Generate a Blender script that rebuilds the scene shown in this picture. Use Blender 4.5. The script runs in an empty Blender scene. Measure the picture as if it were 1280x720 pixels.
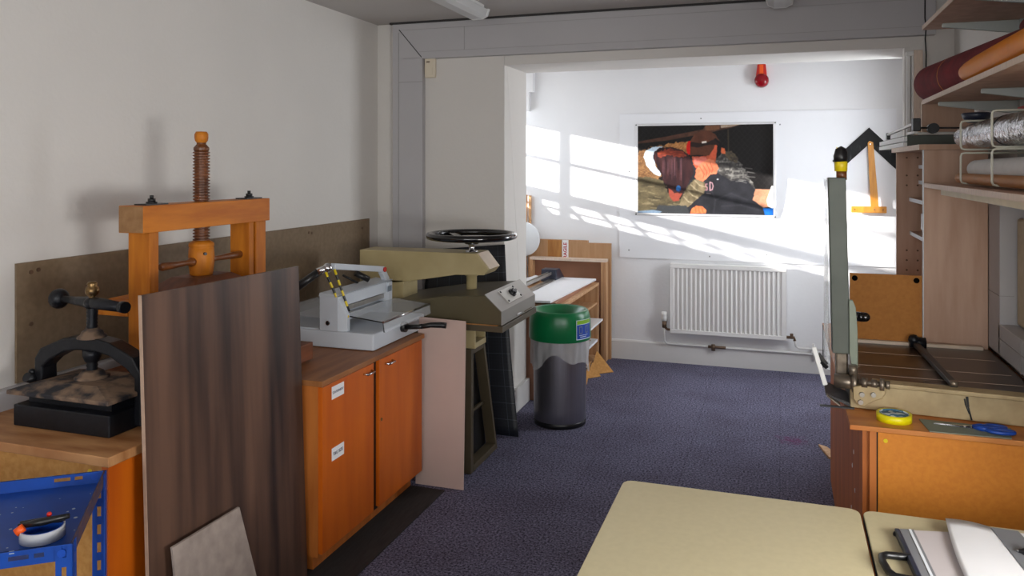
import bpy, bmesh, math, random
import numpy as np
from mathutils import Vector, Matrix, Euler
random.seed(7)
SC = bpy.context.scene
COL = SC.collection
PI = math.pi

# ------------------------------------------------------------------ materials
def lin(c):
    return tuple(((v/255.0)/12.92 if v/255.0 <= 0.04045 else ((v/255.0+0.055)/1.055)**2.4) for v in c)

def mat(name, rgb, rough=0.6, metal=0.0, var=0.0, scale=8.0, stretch=(1,1,1), rgb2=None,
        bump=0.0, bscale=60.0, spec=0.5, detail=4.0, coat=0.0, alpha=None, trans=0.0, lo=0.35, hi=0.65):
    m = bpy.data.materials.new(name); m.use_nodes = True
    nt = m.node_tree; b = nt.nodes['Principled BSDF']
    c1 = lin(rgb)
    b.inputs['Base Color'].default_value = (*c1, 1)
    b.inputs['Roughness'].default_value = rough
    b.inputs['Metallic'].default_value = metal
    b.inputs['Specular IOR Level'].default_value = spec
    if coat: b.inputs['Coat Weight'].default_value = coat; b.inputs['Coat Roughness'].default_value = 0.15
    if trans: b.inputs['Transmission Weight'].default_value = trans
    if alpha is not None: b.inputs['Alpha'].default_value = alpha
    tc = nt.nodes.new('ShaderNodeTexCoord'); mp = nt.nodes.new('ShaderNodeMapping')
    nt.links.new(tc.outputs['Object'], mp.inputs['Vector'])
    mp.inputs['Scale'].default_value = stretch
    if var > 0 or rgb2:
        n = nt.nodes.new('ShaderNodeTexNoise'); n.inputs['Scale'].default_value = scale; n.inputs['Detail'].default_value = detail
        nt.links.new(mp.outputs['Vector'], n.inputs['Vector'])
        r = nt.nodes.new('ShaderNodeValToRGB')
        r.color_ramp.elements[0].position = lo; r.color_ramp.elements[1].position = hi
        c2 = lin(rgb2) if rgb2 else tuple(v*(1-var) for v in c1)
        r.color_ramp.elements[0].color = (*c2, 1); r.color_ramp.elements[1].color = (*c1, 1)
        nt.links.new(n.outputs['Fac'], r.inputs['Fac']); nt.links.new(r.outputs['Color'], b.inputs['Base Color'])
    if bump > 0:
        n2 = nt.nodes.new('ShaderNodeTexNoise'); n2.inputs['Scale'].default_value = bscale; n2.inputs['Detail'].default_value = 3
        nt.links.new(tc.outputs['Object'], n2.inputs['Vector'])
        bp = nt.nodes.new('ShaderNodeBump'); bp.inputs['Strength'].default_value = bump; bp.inputs['Distance'].default_value = 0.01
        nt.links.new(n2.outputs['Fac'], bp.inputs['Height']); nt.links.new(bp.outputs['Normal'], b.inputs['Normal'])
    return m

M = {}
M['wall'] = mat('wall_paint', (220,216,211), 0.75, var=0.03, scale=2, bump=0.12, bscale=45)
M['wall_far'] = mat('wall_paint_bright', (236,236,238), 0.7, var=0.03, scale=2, bump=0.1, bscale=45)
M['ceiling'] = mat('ceiling_paint', (190,185,181), 0.9, var=0.03, scale=2)
M['boxing'] = mat('boxing_paint', (186,184,186), 0.55, var=0.04, scale=3)
M['skirting'] = mat('skirting_paint', (222,220,218), 0.5, var=0.04, scale=5)
M['white_panel'] = mat('white_board', (238,239,243), 0.5, var=0.02, scale=3)
M['birch'] = mat('birch_ply', (202,168,146), 0.55, rgb2=(182,146,122), scale=3, stretch=(6,6,0.8), detail=6, bump=0.02)
M['birch_edge'] = mat('birch_edge', (226,205,188), 0.6, var=0.15, scale=20, stretch=(8,8,1))
M['pine'] = mat('pine', (212,170,128), 0.6, rgb2=(190,142,98), scale=5, stretch=(8,8,0.7))
M['brown_back'] = mat('brown_hardboard', (166,118,92), 0.7, var=0.12, scale=6)
M['orange'] = mat('orange_laminate', (208,104,14), 0.42, rgb2=(188,84,6), scale=2.5, stretch=(5,5,0.6), detail=5, lo=0.3, hi=0.7)
M['orange_dark'] = mat('orange_wood_side', (194,114,48), 0.5, rgb2=(168,92,34), scale=3, stretch=(6,6,0.7))
M['counter'] = mat('brown_worktop', (158,102,56), 0.5, rgb2=(132,80,40), scale=4, stretch=(6,0.8,1))
M['counter_wear'] = mat('worn_brown_worktop', (190,140,92), 0.55, rgb2=(150,96,52), scale=5, stretch=(1,4,1))
M['mdf'] = mat('mustard_board', (203,150,82), 0.7, rgb2=(188,132,64), scale=60, detail=6)
M['hardboard'] = mat('olive_hardboard', (132,112,88), 0.6, rgb2=(122,102,78), scale=40)
M['door_board'] = mat('orange_fibreboard', (214,134,36), 0.6, rgb2=(206,124,28), scale=70, detail=6)
M['press_wood'] = mat('honey_beech', (204,122,34), 0.45, rgb2=(178,98,22), scale=3, stretch=(9,1.2,9), detail=6, spec=.25)
M['press_wood_v'] = mat('honey_beech_upright', (200,122,34), 0.45, rgb2=(174,98,22), scale=3, stretch=(9,9,1.2), detail=6, spec=.25)
M['press_end'] = mat('beech_end_grain', (158,118,76), 0.6, rgb2=(138,98,58), scale=30)
M['screw_wood'] = mat('dark_turned_wood', (128,74,34), 0.4, rgb2=(92,50,20), scale=9, stretch=(1,1,3), coat=0.2)
M['platen_wood'] = mat('red_brown_wood', (122,66,32), 0.5, rgb2=(94,48,20), scale=5, stretch=(5,1,5))
M['dark_oak'] = mat('dark_oak_veneer', (106,78,63), 0.42, rgb2=(44,33,31), scale=2.2, stretch=(1,4.5,0.3), detail=8, lo=0.36, hi=0.66)
M['raw_edge'] = mat('raw_board_edge', (190,160,138), 0.8, var=0.15, scale=30)
M['tile'] = mat('stone_grey', (172,157,147), 0.6, rgb2=(152,138,129), scale=18, bump=0.05)
M['black_iron'] = mat('black_iron', (26,28,34), 0.38, metal=0.3, var=0.3, scale=12, bump=0.15, bscale=40)
M['dusty_iron'] = mat('dusty_iron', (128,104,84), 0.75, rgb2=(34,34,40), scale=16, detail=8, lo=0.42, hi=0.6, bump=0.2, bscale=30)
M['brass'] = mat('old_brass', (150,120,80), 0.3, metal=0.9, var=0.4, scale=20)
M['blue_steel'] = mat('blue_painted_steel', (0,68,160), 0.45, rgb2=(0,58,142), scale=8, spec=0.5)
M['chip'] = mat('chipped_paint', (170,180,190), 0.6)
M['rust'] = mat('rusty_edge', (92,60,50), 0.7, rgb2=(40,50,90), scale=30)
M['light_grey'] = mat('light_grey_enamel', (196,202,210), 0.4, var=0.03, scale=4)
M['clear'] = mat('clear_acrylic', (235,240,245), 0.08, alpha=0.28)
M['bag'] = mat('translucent_bag', (225,225,225), 0.35, alpha=0.42, bump=0.6, bscale=25)
M['chrome'] = mat('chrome', (215,215,218), 0.16, metal=1.0)
M['steel'] = mat('brushed_steel', (178,174,168), 0.34, metal=0.9, var=0.12, scale=3, stretch=(12,12,0.6))
M['bin_steel'] = mat('brushed_bin_steel', (150,148,156), 0.34, metal=0.9, var=0.1, scale=4, stretch=(20,20,0.5))
M['black'] = mat('black_plastic', (22,22,24), 0.35)
M['black_gloss'] = mat('gloss_black', (14,14,16), 0.14, coat=0.6)
M['red'] = mat('red_plastic', (196,30,20), 0.35)
M['red_lens'] = mat('dark_red_lens', (140,8,24), 0.15)
M['yellow'] = mat('yellow_tape', (222,196,20), 0.4)
M['yellow_tape'] = mat('bright_yellow_tape', (232,222,10), 0.35)
M['tape_label'] = mat('tape_core_label', (70,120,150), 0.5, rgb2=(225,235,235), scale=38, detail=1, lo=0.48, hi=0.52)
M['cream'] = mat('cream_enamel', (180,164,122), 0.42, rgb2=(168,152,110), scale=5)
M['cream_light'] = mat('pale_enamel', (208,190,170), 0.45, var=0.08, scale=20)
M['olive'] = mat('olive_enamel', (84,76,54), 0.38, rgb2=(74,66,46), scale=4)
M['olive_dark'] = mat('dark_olive_steel', (78,68,50), 0.5, var=0.2, scale=6)
M['grey_face'] = mat('grey_panel', (150,146,140), 0.32, metal=0.4, var=0.04)
M['dial'] = mat('pale_dial_plate', (206,204,198), 0.4)
M['pink_board'] = mat('pinkish_grey_board', (196,172,162), 0.7, var=0.05, scale=6)
M['green'] = mat('green_plastic', (14,112,64), 0.32)
M['sticker_blue'] = mat('blue_sticker', (26,70,170), 0.4)
M['sticker_green'] = mat('lime_sticker', (130,180,40), 0.4)
M['sticker_white'] = mat('sticker_white', (210,225,235), 0.4)
M['cardboard'] = mat('cardboard', (182,142,104), 0.8, rgb2=(172,130,92), scale=4, stretch=(12,12,1))
M['cardboard_dark'] = mat('cardboard_inside', (176,124,66), 0.8, rgb2=(152,98,48), scale=5, stretch=(8,8,1))
M['paper'] = mat('white_paper', (236,236,238), 0.7)
M['foam'] = mat('white_foam', (232,236,240), 0.7, var=0.04, scale=10)
M['print_red'] = mat('red_print', (176,30,50), 0.6)
M['print_grey'] = mat('grey_print', (120,130,140), 0.6)
M['print_dark'] = mat('dark_print', (60,64,90), 0.6)
M['radiator'] = mat('white_radiator_enamel', (232,230,228), 0.35)
M['copper'] = mat('tarnished_pipe', (110,88,70), 0.5, metal=0.5)
M['plastic_white'] = mat('white_plastic', (232,232,230), 0.4)
M['switch'] = mat('yellowed_plastic', (226,214,192), 0.45)
M['joint'] = mat('faint_joint', (160,157,157), 0.7)
M['honey_edge'] = mat('honey_worktop', (206,134,64), 0.45, rgb2=(184,108,44), scale=4, stretch=(1,5,1))
M['hole'] = mat('drilled_hole', (16,14,12), 1.0, spec=0.0)
M['mustard'] = mat('mustard_hardboard', (182,120,48), 0.7, rgb2=(172,110,40), scale=60)
M['line'] = mat('dark_joint', (58,56,56), 0.8)
M['tsq'] = mat('yellow_wood', (214,146,36), 0.4, rgb2=(196,124,24), scale=6, stretch=(8,8,1))
M['setsq'] = mat('scuffed_black', (20,20,22), 0.5, rgb2=(60,62,64), scale=9, stretch=(4,1,1), lo=0.3, hi=0.42, spec=.2)
M['shear_green'] = mat('grey_green_enamel', (84,90,82), 0.5, rgb2=(74,80,72), scale=6)
M['shear_pale'] = mat('pale_green_enamel', (122,131,116), 0.4)
M['shear_cream'] = mat('scuffed_cream_enamel', (182,162,122), 0.5, rgb2=(158,138,100), scale=14, detail=8)
M['shear_bed'] = mat('dark_brown_lino', (66,52,42), 0.3, rgb2=(54,42,34), scale=4)
M['old_steel'] = mat('old_steel', (158,146,130), 0.36, metal=0.7, rgb2=(98,88,78), scale=12)
M['table'] = mat('cream_laminate', (206,194,156), 0.5, rgb2=(202,190,152), scale=50)
M['dark_metal'] = mat('dark_table_metal', (50,50,52), 0.5)
M['grey_card'] = mat('grey_green_card', (126,134,120), 0.7)
M['blue_handle'] = mat('blue_plastic', (20,70,165), 0.35)
M['burgundy'] = mat('burgundy_suede', (124,26,34), 0.85, rgb2=(98,18,28), scale=14, bump=0.1, bscale=80)
M['ochre'] = mat('ochre_vinyl', (226,136,6), 0.5, rgb2=(216,126,6), scale=6, spec=.2)
M['bracket'] = mat('grey_bracket', (176,182,178), 0.45)
M['wire'] = mat('cream_wire', (206,205,190), 0.4)
M['foil'] = mat('silver_bubble_foil', (205,205,210), 0.18, metal=0.95, bump=1.0, bscale=55)
M['white_roll'] = mat('white_fabric_roll', (214,212,210), 0.8, var=0.1, scale=12, bump=0.3, bscale=25)
M['tube_brown'] = mat('brown_paper_roll', (176,116,56), 0.6, var=0.2, scale=8)
M['grey_box'] = mat('grey_container', (118,124,132), 0.4)
M['portfolio'] = mat('pinkish_sheet', (204,196,196), 0.45, var=0.03, scale=6)
M['grey_strip'] = mat('grey_plastic', (128,130,134), 0.4)
M['navy'] = mat('dark_navy', (38,44,62), 0.35)
M['orange_plastic'] = mat('bright_orange_plastic', (240,92,20), 0.4)
M['tape_white'] = mat('translucent_tape', (196,198,204), 0.45)
M['blind'] = mat('beige_board', (188,172,146), 0.7, rgb2=(178,162,136), scale=30)
M['glass'] = mat('window_glass', (240,245,250), 0.02, alpha=0.06)
M['lamp_white'] = mat('lamp_diffuser', (200,200,200), 0.35)
M['outside'] = mat('outside_masonry', (120,110,100), 0.9)
M['cream_batten'] = mat('cream_batten', (228,218,190), 0.6, var=0.1, scale=15)
M['floor_dark'] = mat('black_floor_strip', (44,42,42), 0.75, rgb2=(30,29,29), scale=10, stretch=(12,1,1))

def carpet():
    m = bpy.data.materials.new('carpet_tiles'); m.use_nodes = True; nt = m.node_tree; b = nt.nodes['Principled BSDF']
    b.inputs['Roughness'].default_value = 1.0; b.inputs['Specular IOR Level'].default_value = 0.1
    tc = nt.nodes.new('ShaderNodeTexCoord')
    n = nt.nodes.new('ShaderNodeTexNoise'); n.inputs['Scale'].default_value = 95; n.inputs['Detail'].default_value = 5; n.inputs['Roughness'].default_value = 0.7
    nt.links.new(tc.outputs['Object'], n.inputs['Vector'])
    r = nt.nodes.new('ShaderNodeValToRGB'); r.color_ramp.elements[0].position = .38; r.color_ramp.elements[1].position = .66
    r.color_ramp.elements[0].color = (*lin((42,41,54)), 1); r.color_ramp.elements[1].color = (*lin((148,146,172)), 1)
    nt.links.new(n.outputs['Fac'], r.inputs['Fac'])
    # tile joints
    br = nt.nodes.new('ShaderNodeTexBrick'); br.offset = 0.0; br.inputs['Scale'].default_value = 1.0
    br.inputs['Brick Width'].default_value = 0.5; br.inputs['Row Height'].default_value = 0.5; br.inputs['Mortar Size'].default_value = 0.0025
    br.inputs['Color1'].default_value = (1,1,1,1); br.inputs['Color2'].default_value = (.93,.93,.95,1); br.inputs['Mortar'].default_value = (.72,.72,.72,1)
    nt.links.new(tc.outputs['Object'], br.inputs['Vector'])
    mx = nt.nodes.new('ShaderNodeMix'); mx.data_type = 'RGBA'; mx.blend_type = 'MULTIPLY'; mx.inputs[0].default_value = 1
    nt.links.new(r.outputs['Color'], mx.inputs[6]); nt.links.new(br.outputs['Color'], mx.inputs[7])
    # worn patches + a pink paint stain
    n3 = nt.nodes.new('ShaderNodeTexNoise'); n3.inputs['Scale'].default_value = 2.2; n3.inputs['Detail'].default_value = 3
    nt.links.new(tc.outputs['Object'], n3.inputs['Vector'])
    r3 = nt.nodes.new('ShaderNodeValToRGB'); r3.color_ramp.elements[0].color = (.82,.8,.8,1); r3.color_ramp.elements[1].color = (1.05,1.05,1.05,1)
    r3.color_ramp.elements[0].position = .3; r3.color_ramp.elements[1].position = .6
    nt.links.new(n3.outputs['Fac'], r3.inputs['Fac'])
    m2 = nt.nodes.new('ShaderNodeMix'); m2.data_type = 'RGBA'; m2.blend_type = 'MULTIPLY'; m2.inputs[0].default_value = 1
    nt.links.new(mx.outputs[2], m2.inputs[6]); nt.links.new(r3.outputs['Color'], m2.inputs[7])
    vm = nt.nodes.new('ShaderNodeVectorMath'); vm.operation = 'DISTANCE'; vm.inputs[1].default_value = (0.07, 5.05, 0)
    nt.links.new(tc.outputs['Object'], vm.inputs[0])
    ad = nt.nodes.new('ShaderNodeMath'); ad.operation = 'MULTIPLY_ADD'; ad.inputs[1].default_value = 0.25
    n4 = nt.nodes.new('ShaderNodeTexNoise'); n4.inputs['Scale'].default_value = 25
    nt.links.new(tc.outputs['Object'], n4.inputs['Vector'])
    nt.links.new(n4.outputs['Fac'], ad.inputs[0]); nt.links.new(vm.outputs['Value'], ad.inputs[2])
    r5 = nt.nodes.new('ShaderNodeValToRGB'); r5.color_ramp.elements[0].position = .13; r5.color_ramp.elements[1].position = .22
    r5.color_ramp.elements[0].color = (.6,.6,.6,1); r5.color_ramp.elements[1].color = (0,0,0,1)
    nt.links.new(ad.outputs[0], r5.inputs['Fac'])
    m4 = nt.nodes.new('ShaderNodeMix'); m4.data_type = 'RGBA'; m4.inputs[7].default_value = (*lin((110,40,90)), 1)
    nt.links.new(r5.outputs['Color'], m4.inputs[0]); nt.links.new(m2.outputs[2], m4.inputs[6])
    nt.links.new(m4.outputs[2], b.inputs['Base Color'])
    bp = nt.nodes.new('ShaderNodeBump'); bp.inputs['Strength'].default_value = .5; bp.inputs['Distance'].default_value = .004
    nt.links.new(n.outputs['Fac'], bp.inputs['Height']); nt.links.new(bp.outputs['Normal'], b.inputs['Normal'])
    return m
M['carpet'] = carpet()

def foil_mat():
    m = bpy.data.materials.new('bubble_foil'); m.use_nodes = True; nt = m.node_tree; b = nt.nodes['Principled BSDF']
    b.inputs['Base Color'].default_value = (.5,.5,.52,1); b.inputs['Metallic'].default_value = 1; b.inputs['Roughness'].default_value = .14
    tc = nt.nodes.new('ShaderNodeTexCoord'); v = nt.nodes.new('ShaderNodeTexVoronoi'); v.inputs['Scale'].default_value = 60
    n = nt.nodes.new('ShaderNodeTexNoise'); n.inputs['Scale'].default_value = 22; n.inputs['Detail'].default_value = 4
    nt.links.new(tc.outputs['Object'], v.inputs['Vector']); nt.links.new(tc.outputs['Object'], n.inputs['Vector'])
    a = nt.nodes.new('ShaderNodeBump'); a.inputs['Strength'].default_value = 1; a.inputs['Distance'].default_value = .003; a.invert = True
    c = nt.nodes.new('ShaderNodeBump'); c.inputs['Strength'].default_value = 1; c.inputs['Distance'].default_value = .012
    nt.links.new(v.outputs['Distance'], a.inputs['Height']); nt.links.new(n.outputs['Fac'], c.inputs['Height'])
    nt.links.new(c.outputs['Normal'], a.inputs['Normal']); nt.links.new(a.outputs['Normal'], b.inputs['Normal'])
    return m
M['foil'] = foil_mat()

def grid_mat():
    m = bpy.data.materials.new('gridded_cutting_mat'); m.use_nodes = True; nt = m.node_tree; b = nt.nodes['Principled BSDF']
    b.inputs['Roughness'].default_value = 0.5
    uv = nt.nodes.new('ShaderNodeUVMap')
    def grid(sz, th, col):
        br = nt.nodes.new('ShaderNodeTexBrick'); br.offset = 0; br.inputs['Scale'].default_value = 1
        br.inputs['Brick Width'].default_value = sz; br.inputs['Row Height'].default_value = sz; br.inputs['Mortar Size'].default_value = th
        br.inputs['Mortar Smooth'].default_value = 0
        nt.links.new(uv.outputs['UV'], br.inputs['Vector']); return br
    a = grid(.1, .0011, 0); c = grid(.02, .0006, 0)
    m1 = nt.nodes.new('ShaderNodeMix'); m1.data_type = 'RGBA'
    m1.inputs[6].default_value = (*lin((22,26,34)),1); m1.inputs[7].default_value = (*lin((36,42,52)),1)
    nt.links.new(c.outputs['Fac'], m1.inputs[0])
    m2 = nt.nodes.new('ShaderNodeMix'); m2.data_type = 'RGBA'; m2.inputs[7].default_value = (*lin((76,84,96)),1)
    nt.links.new(a.outputs['Fac'], m2.inputs[0]); nt.links.new(m1.outputs[2], m2.inputs[6])
    nt.links.new(m2.outputs[2], b.inputs['Base Color'])
    return m
M['grid'] = grid_mat()

# ------------------------------------------------------------------ mesh builder
WL = {}      # world origin of every object made
class MB:
    def __init__(s, xf=None): s.v = []; s.f = []; s.sm = []; s.mi = []; s.xf = xf or Matrix(); s.mat = 0
    def add(s, vs, fs, smooth=False):
        b = len(s.v); s.v += [s.xf @ Vector(p) for p in vs]
        for f in fs: s.f.append([b+i for i in f]); s.sm.append(smooth); s.mi.append(s.mat)
        return s
    def box(s, x0, x1, y0, y1, z0, z1):
        vs = [(x,y,z) for z in (z0,z1) for y in (y0,y1) for x in (x0,x1)]
        return s.add(vs, [(0,2,3,1),(4,5,7,6),(0,1,5,4),(2,6,7,3),(0,4,6,2),(1,3,7,5)])
    def prism(s, poly, axis, a, b):          # poly: 2D points; axis: extrusion axis
        n = len(poly)
        def p3(p, t):
            return {'x':(t,p[0],p[1]), 'y':(p[0],t,p[1]), 'z':(p[0],p[1],t)}[axis]
        vs = [p3(p,a) for p in poly]+[p3(p,b) for p in poly]
        fs = [tuple(range(n)), tuple(range(2*n-1,n-1,-1))]+[(i,i+n,(i+1)%n+n,(i+1)%n) for i in range(n)]
        return s.add(vs, fs)
    def hull(s, vs, fs, smooth=False): return s.add(vs, fs, smooth)
    def bar(s, p0, p1, w, h, up=(0,0,1)):     # rectangular bar between points
        p0 = Vector(p0); p1 = Vector(p1); d = (p1-p0).normalized(); u = Vector(up)
        a = d.cross(u).normalized(); u = a.cross(d).normalized()
        vs = [p + a*sx*w/2 + u*sz*h/2 for p in (p0,p1) for sx,sz in ((-1,-1),(1,-1),(1,1),(-1,1))]
        return s.add(vs, [(0,1,2,3),(7,6,5,4),(0,4,5,1),(1,5,6,2),(2,6,7,3),(3,7,4,0)])
    def tube(s, pts, r, n=12, closed=False):
        pts = [Vector(p) for p in pts]; rs = r if isinstance(r, (list,tuple)) else [r]*len(pts)
        k = len(pts); vs = []; a = None
        for i,p in enumerate(pts):
            if closed: d = pts[(i+1)%k]-pts[i-1]
            else: d = pts[min(i+1,k-1)]-pts[max(i-1,0)]
            d.normalize()
            if a is None:
                a = d.cross(Vector((0,0,1)));
                if a.length < .05: a = d.cross(Vector((1,0,0)))
            a = (a - d*a.dot(d)).normalized(); bb = d.cross(a)
            for j in range(n):
                t = 2*PI*j/n; vs.append(p + (a*math.cos(t)+bb*math.sin(t))*rs[i])
        fs = []
        for i in range(k if closed else k-1):
            for j in range(n):
                i2 = (i+1)%k
                fs.append((i*n+j, i*n+(j+1)%n, i2*n+(j+1)%n, i2*n+j))
        s.add(vs, fs, True)
        if not closed:
            b = len(s.v)-k*n
            s.f.append([b+j for j in range(n)][::-1]); s.sm.append(False); s.mi.append(s.mat)
            s.f.append([b+(k-1)*n+j for j in range(n)]); s.sm.append(False); s.mi.append(s.mat)
        return s
    def cyl(s, p0, p1, r, r1=None, n=24): return s.tube([p0,p1], [r, r if r1 is None else r1], n)
    def lathe(s, prof, o=(0,0,0), axis=(0,0,1), n=32, smooth=True):   # prof: (radius, height)
        o = Vector(o); ax = Vector(axis).normalized()
        a = ax.cross(Vector((1,0,0)));
        if a.length < .1: a = ax.cross(Vector((0,1,0)))
        a.normalize(); b = ax.cross(a)
        vs = []; k = len(prof)
        for r,h in prof:
            for j in range(n):
                t = 2*PI*j/n; vs.append(o + ax*h + (a*math.cos(t)+b*math.sin(t))*max(r,1e-4))
        fs = [(i*n+j, i*n+(j+1)%n, (i+1)*n+(j+1)%n, (i+1)*n+j) for i in range(k-1) for j in range(n)]
        return s.add(vs, fs, smooth)
    def sphere(s, o, r, n=20, sc=(1,1,1)):
        m = n//2; vs = []; 
        for i in range(m+1):
            ph = PI*i/m
            for j in range(n):
                t = 2*PI*j/n
                vs.append((o[0]+r*sc[0]*math.sin(ph)*math.cos(t), o[1]+r*sc[1]*math.sin(ph)*math.sin(t), o[2]+r*sc[2]*math.cos(ph)))
        fs = [(i*n+j, (i+1)*n+j, (i+1)*n+(j+1)%n, i*n+(j+1)%n) for i in range(m) for j in range(n)]
        return s.add(vs, fs, True)
    def sheet(s, fn, nu, nv, smooth=True, thick=0.0):   # fn(u,v)->point, u,v in 0..1
        vs = [fn(i/nu, j/nv) for j in range(nv+1) for i in range(nu+1)]
        fs = [(j*(nu+1)+i, j*(nu+1)+i+1, (j+1)*(nu+1)+i+1, (j+1)*(nu+1)+i) for j in range(nv) for i in range(nu)]
        return s.add(vs, fs, smooth)
    def build(s, name, m, parent=None, bevel=0.0, seg=2, solid=0.0, origin=None, fix=True):
        me = bpy.data.meshes.new(name)
        lo = Vector([min(v[i] for v in s.v) for i in range(3)]); hi = Vector([max(v[i] for v in s.v) for i in range(3)])
        c = Vector(origin) if origin is not None else Vector(((lo.x+hi.x)/2, (lo.y+hi.y)/2, lo.z))
        me.from_pydata([v-c for v in s.v], [], s.f)
        for p,sm,mi in zip(me.polygons, s.sm, s.mi): p.use_smooth = sm; p.material_index = mi
        if fix:
            bm = bmesh.new(); bm.from_mesh(me)
            bmesh.ops.remove_doubles(bm, verts=bm.verts, dist=1e-5)
            bmesh.ops.recalc_face_normals(bm, faces=bm.faces); bm.to_mesh(me); bm.free()
        for mm in (m if isinstance(m, (list,tuple)) else [m]): me.materials.append(M[mm] if isinstance(mm,str) else mm)
        o = bpy.data.objects.new(name, me); COL.objects.link(o)
        WL[o.name] = c
        if parent: o.parent = parent; o.location = c-WL[parent.name]
        else: o.location = c
        if bevel > 0:
            b = o.modifiers.new('bevel','BEVEL'); b.width = bevel; b.segments = seg; b.limit_method = 'ANGLE'; b.angle_limit = math.radians(40)
        if solid:
            b = o.modifiers.new('solid','SOLIDIFY'); b.thickness = solid; b.offset = 0
        return o

def tag(o, label=None, cat=None, group=None, kind=None):
    if label: o['label'] = label
    if cat: o['category'] = cat
    if group: o['group'] = group
    if kind: o['kind'] = kind
    return o
def thing(name, loc, label, cat, group=None):
    o = bpy.data.objects.new(name, None); COL.objects.link(o); o.location = loc; o.empty_display_size = 0.05
    WL[o.name] = Vector(loc); return tag(o, label, cat, group)
def struct(o): o['kind'] = 'structure'; return o
def dup(o, loc=None, label=None, parent=None):
    c = o.copy(); COL.objects.link(c)
    if parent is not None: c.parent = parent
    if loc is not None: c.location = loc
    if label: c['label'] = label
    for ch in list(o.children): dup(ch, None, None, c)
    return c
def B(*a, xf=None): return MB(xf).box(*a)
def text_mesh(txt, size, m, parent, origin, xdir, ydir, name='lettering', bold=0.0):
    cu = bpy.data.curves.new('t','FONT'); cu.body = txt; cu.size = size; cu.extrude = 0.0004; cu.align_x = 'CENTER'; cu.align_y = 'CENTER'; cu.offset = bold
    t = bpy.data.objects.new('t', cu); COL.objects.link(t)
    dg = bpy.context.evaluated_depsgraph_get(); me = bpy.data.meshes.new_from_object(t.evaluated_get(dg))
    bpy.data.objects.remove(t)
    X = Vector(xdir).normalized(); Y = Vector(ydir).normalized(); Z = X.cross(Y)
    R = Matrix((X,Y,Z)).transposed().to_4x4()
    me.transform(R); me.materials.clear(); me.materials.append(M[m])
    o = bpy.data.objects.new(name, me); COL.objects.link(o); WL[o.name] = Vector(origin)
    o.parent = parent; o.location = Vector(origin)-WL[parent.name]
    return o

# ------------------------------------------------------------------ room shell
XL, XR, YN, YP, YF, ZC = -2.61, 0.90, -2.2, 4.85, 6.74, 2.61
struct(B(XL-.2, XR+.2, YN-.2, YF+.2, -.1, 0).build('floor', 'carpet', origin=(0,0,0)))
struct(B(XL-.2, XR+.2, YN-.2, YF+.2, ZC, ZC+.1).build('ceiling', 'ceiling'))
def wall_with_hole(x0,x1, holes, ya, yb, name, m):   # wall normal along X; holes: (y0,y1,z0,z1)
    b = MB(); ys = sorted(set([ya,yb]+[h[0] for h in holes]+[h[1] for h in holes]))
    for a,c in zip(ys[:-1], ys[1:]):
        hh = [h for h in holes if h[0] <= a+1e-6 and h[1] >= c-1e-6]
        if not hh: b.box(x0,x1,a,c,0,ZC)
        else: b.box(x0,x1,a,c,0,hh[0][2]); b.box(x0,x1,a,c,hh[0][3],ZC)
    return struct(b.build(name, m))
W1 = (5.60, 6.66, 1.36, 2.13)          # alcove window (left wall)
W2 = (0.55, 1.75, 0.90, 1.50)          # main room window (right wall)
W3 = (-1.9, -0.2, 0.90, 2.30)
wall_with_hole(XL-.05, XL, [W1], YN-.2, YF+.05, 'wall_left', 'wall')
W4 = (5.42, 6.02, .95, 2.15)  # opening of an unseen window added to light the alcove
wall_with_hole(XR, XR+.12, [W3, W2, W4], YN-.2, YF+.05, 'wall_right', 'wall')
struct(B(XL-.1, XR+.1, YF, YF+.12, 0, ZC).build('wall_far', 'wall_far'))
nb = MB(); nb.box(XL-.1,-1.4,YN-.12,YN,0,ZC); nb.box(.4,XR+.1,YN-.12,YN,0,ZC); nb.box(-1.4,.4,YN-.12,YN,0,1.0); nb.box(-1.4,.4,YN-.12,YN,2.3,ZC)
struct(nb.build('wall_near', 'wall'))
pb = MB(); pb.box(XL, -1.69, YP, 5.32, 0, ZC); pb.box(-1.69, .72, YP, 5.32, 2.30, ZC); pb.box(.72, XR, YP, 5.32, 0, ZC)
struct(pb.build('wall_partition', 'wall', bevel=.004))
# boxing (trunking) along the top and down the partition
bx = MB(); bx.box(-2.47, .80, YP-.05, YP, 2.36, ZC-.012); bx.box(-2.47, -2.25, YP-.05, YP, 0, 2.37)
tr = struct(bx.build('trim_1', 'boxing', bevel=.004))
ln = MB(); 
for z in (2.405, 2.555): ln.box(-2.42 if z > 2.5 else -2.27, .80, YP-.0525, YP-.049, z, z+.0018)
ln.box(-1.95,-1.948, YP-.0525, YP-.049, 2.405, 2.556)
ln.box(-2.425,-2.4225, YP-.0525, YP-.049, .2, 2.54)
ln.box(-2.425,-2.25, YP-.0525, YP-.049, 2.205, 2.21)
ln.build('joint_lines','joint',tr)
MB().bar((-2.42,YP-.051,2.56),(-2.255,YP-.051,2.37),.005,.004,(0,1,0)).build('mitre_joint','line',tr)
struct(B(-2.49, .8, YP-.055, YP-.03, ZC-.012, ZC).build('trim_2','line'))
# skirtings
struct(MB().prism([(YF,0),(YF-.018,0),(YF-.018,.15),(YF-.008,.165),(YF,.165)],'x',XL,XR).build('baseboard_far','skirting'))
sk = MB(); sk.box(-1.69,-1.665,YP-.025,5.32,0,.16); sk.box(-2.25,-1.665,YP-.025,YP,0,.16)
struct(sk.build('baseboard_partition','skirting',bevel=.004))
# dado trunking on the left wall
dt = struct(B(XL, XL+.05, YN, YP-.05, .79, .862).build('trim_3','boxing',bevel=.004))
# right wall boxing
rb = MB(); rb.box(.80, XR, 2.0, 3.51, .92, 1.04); rb.box(.80,.846,3.49,3.66,.92,1.56); rb.box(.846, XR, 3.49, 3.66, .92, 1.56)

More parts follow.
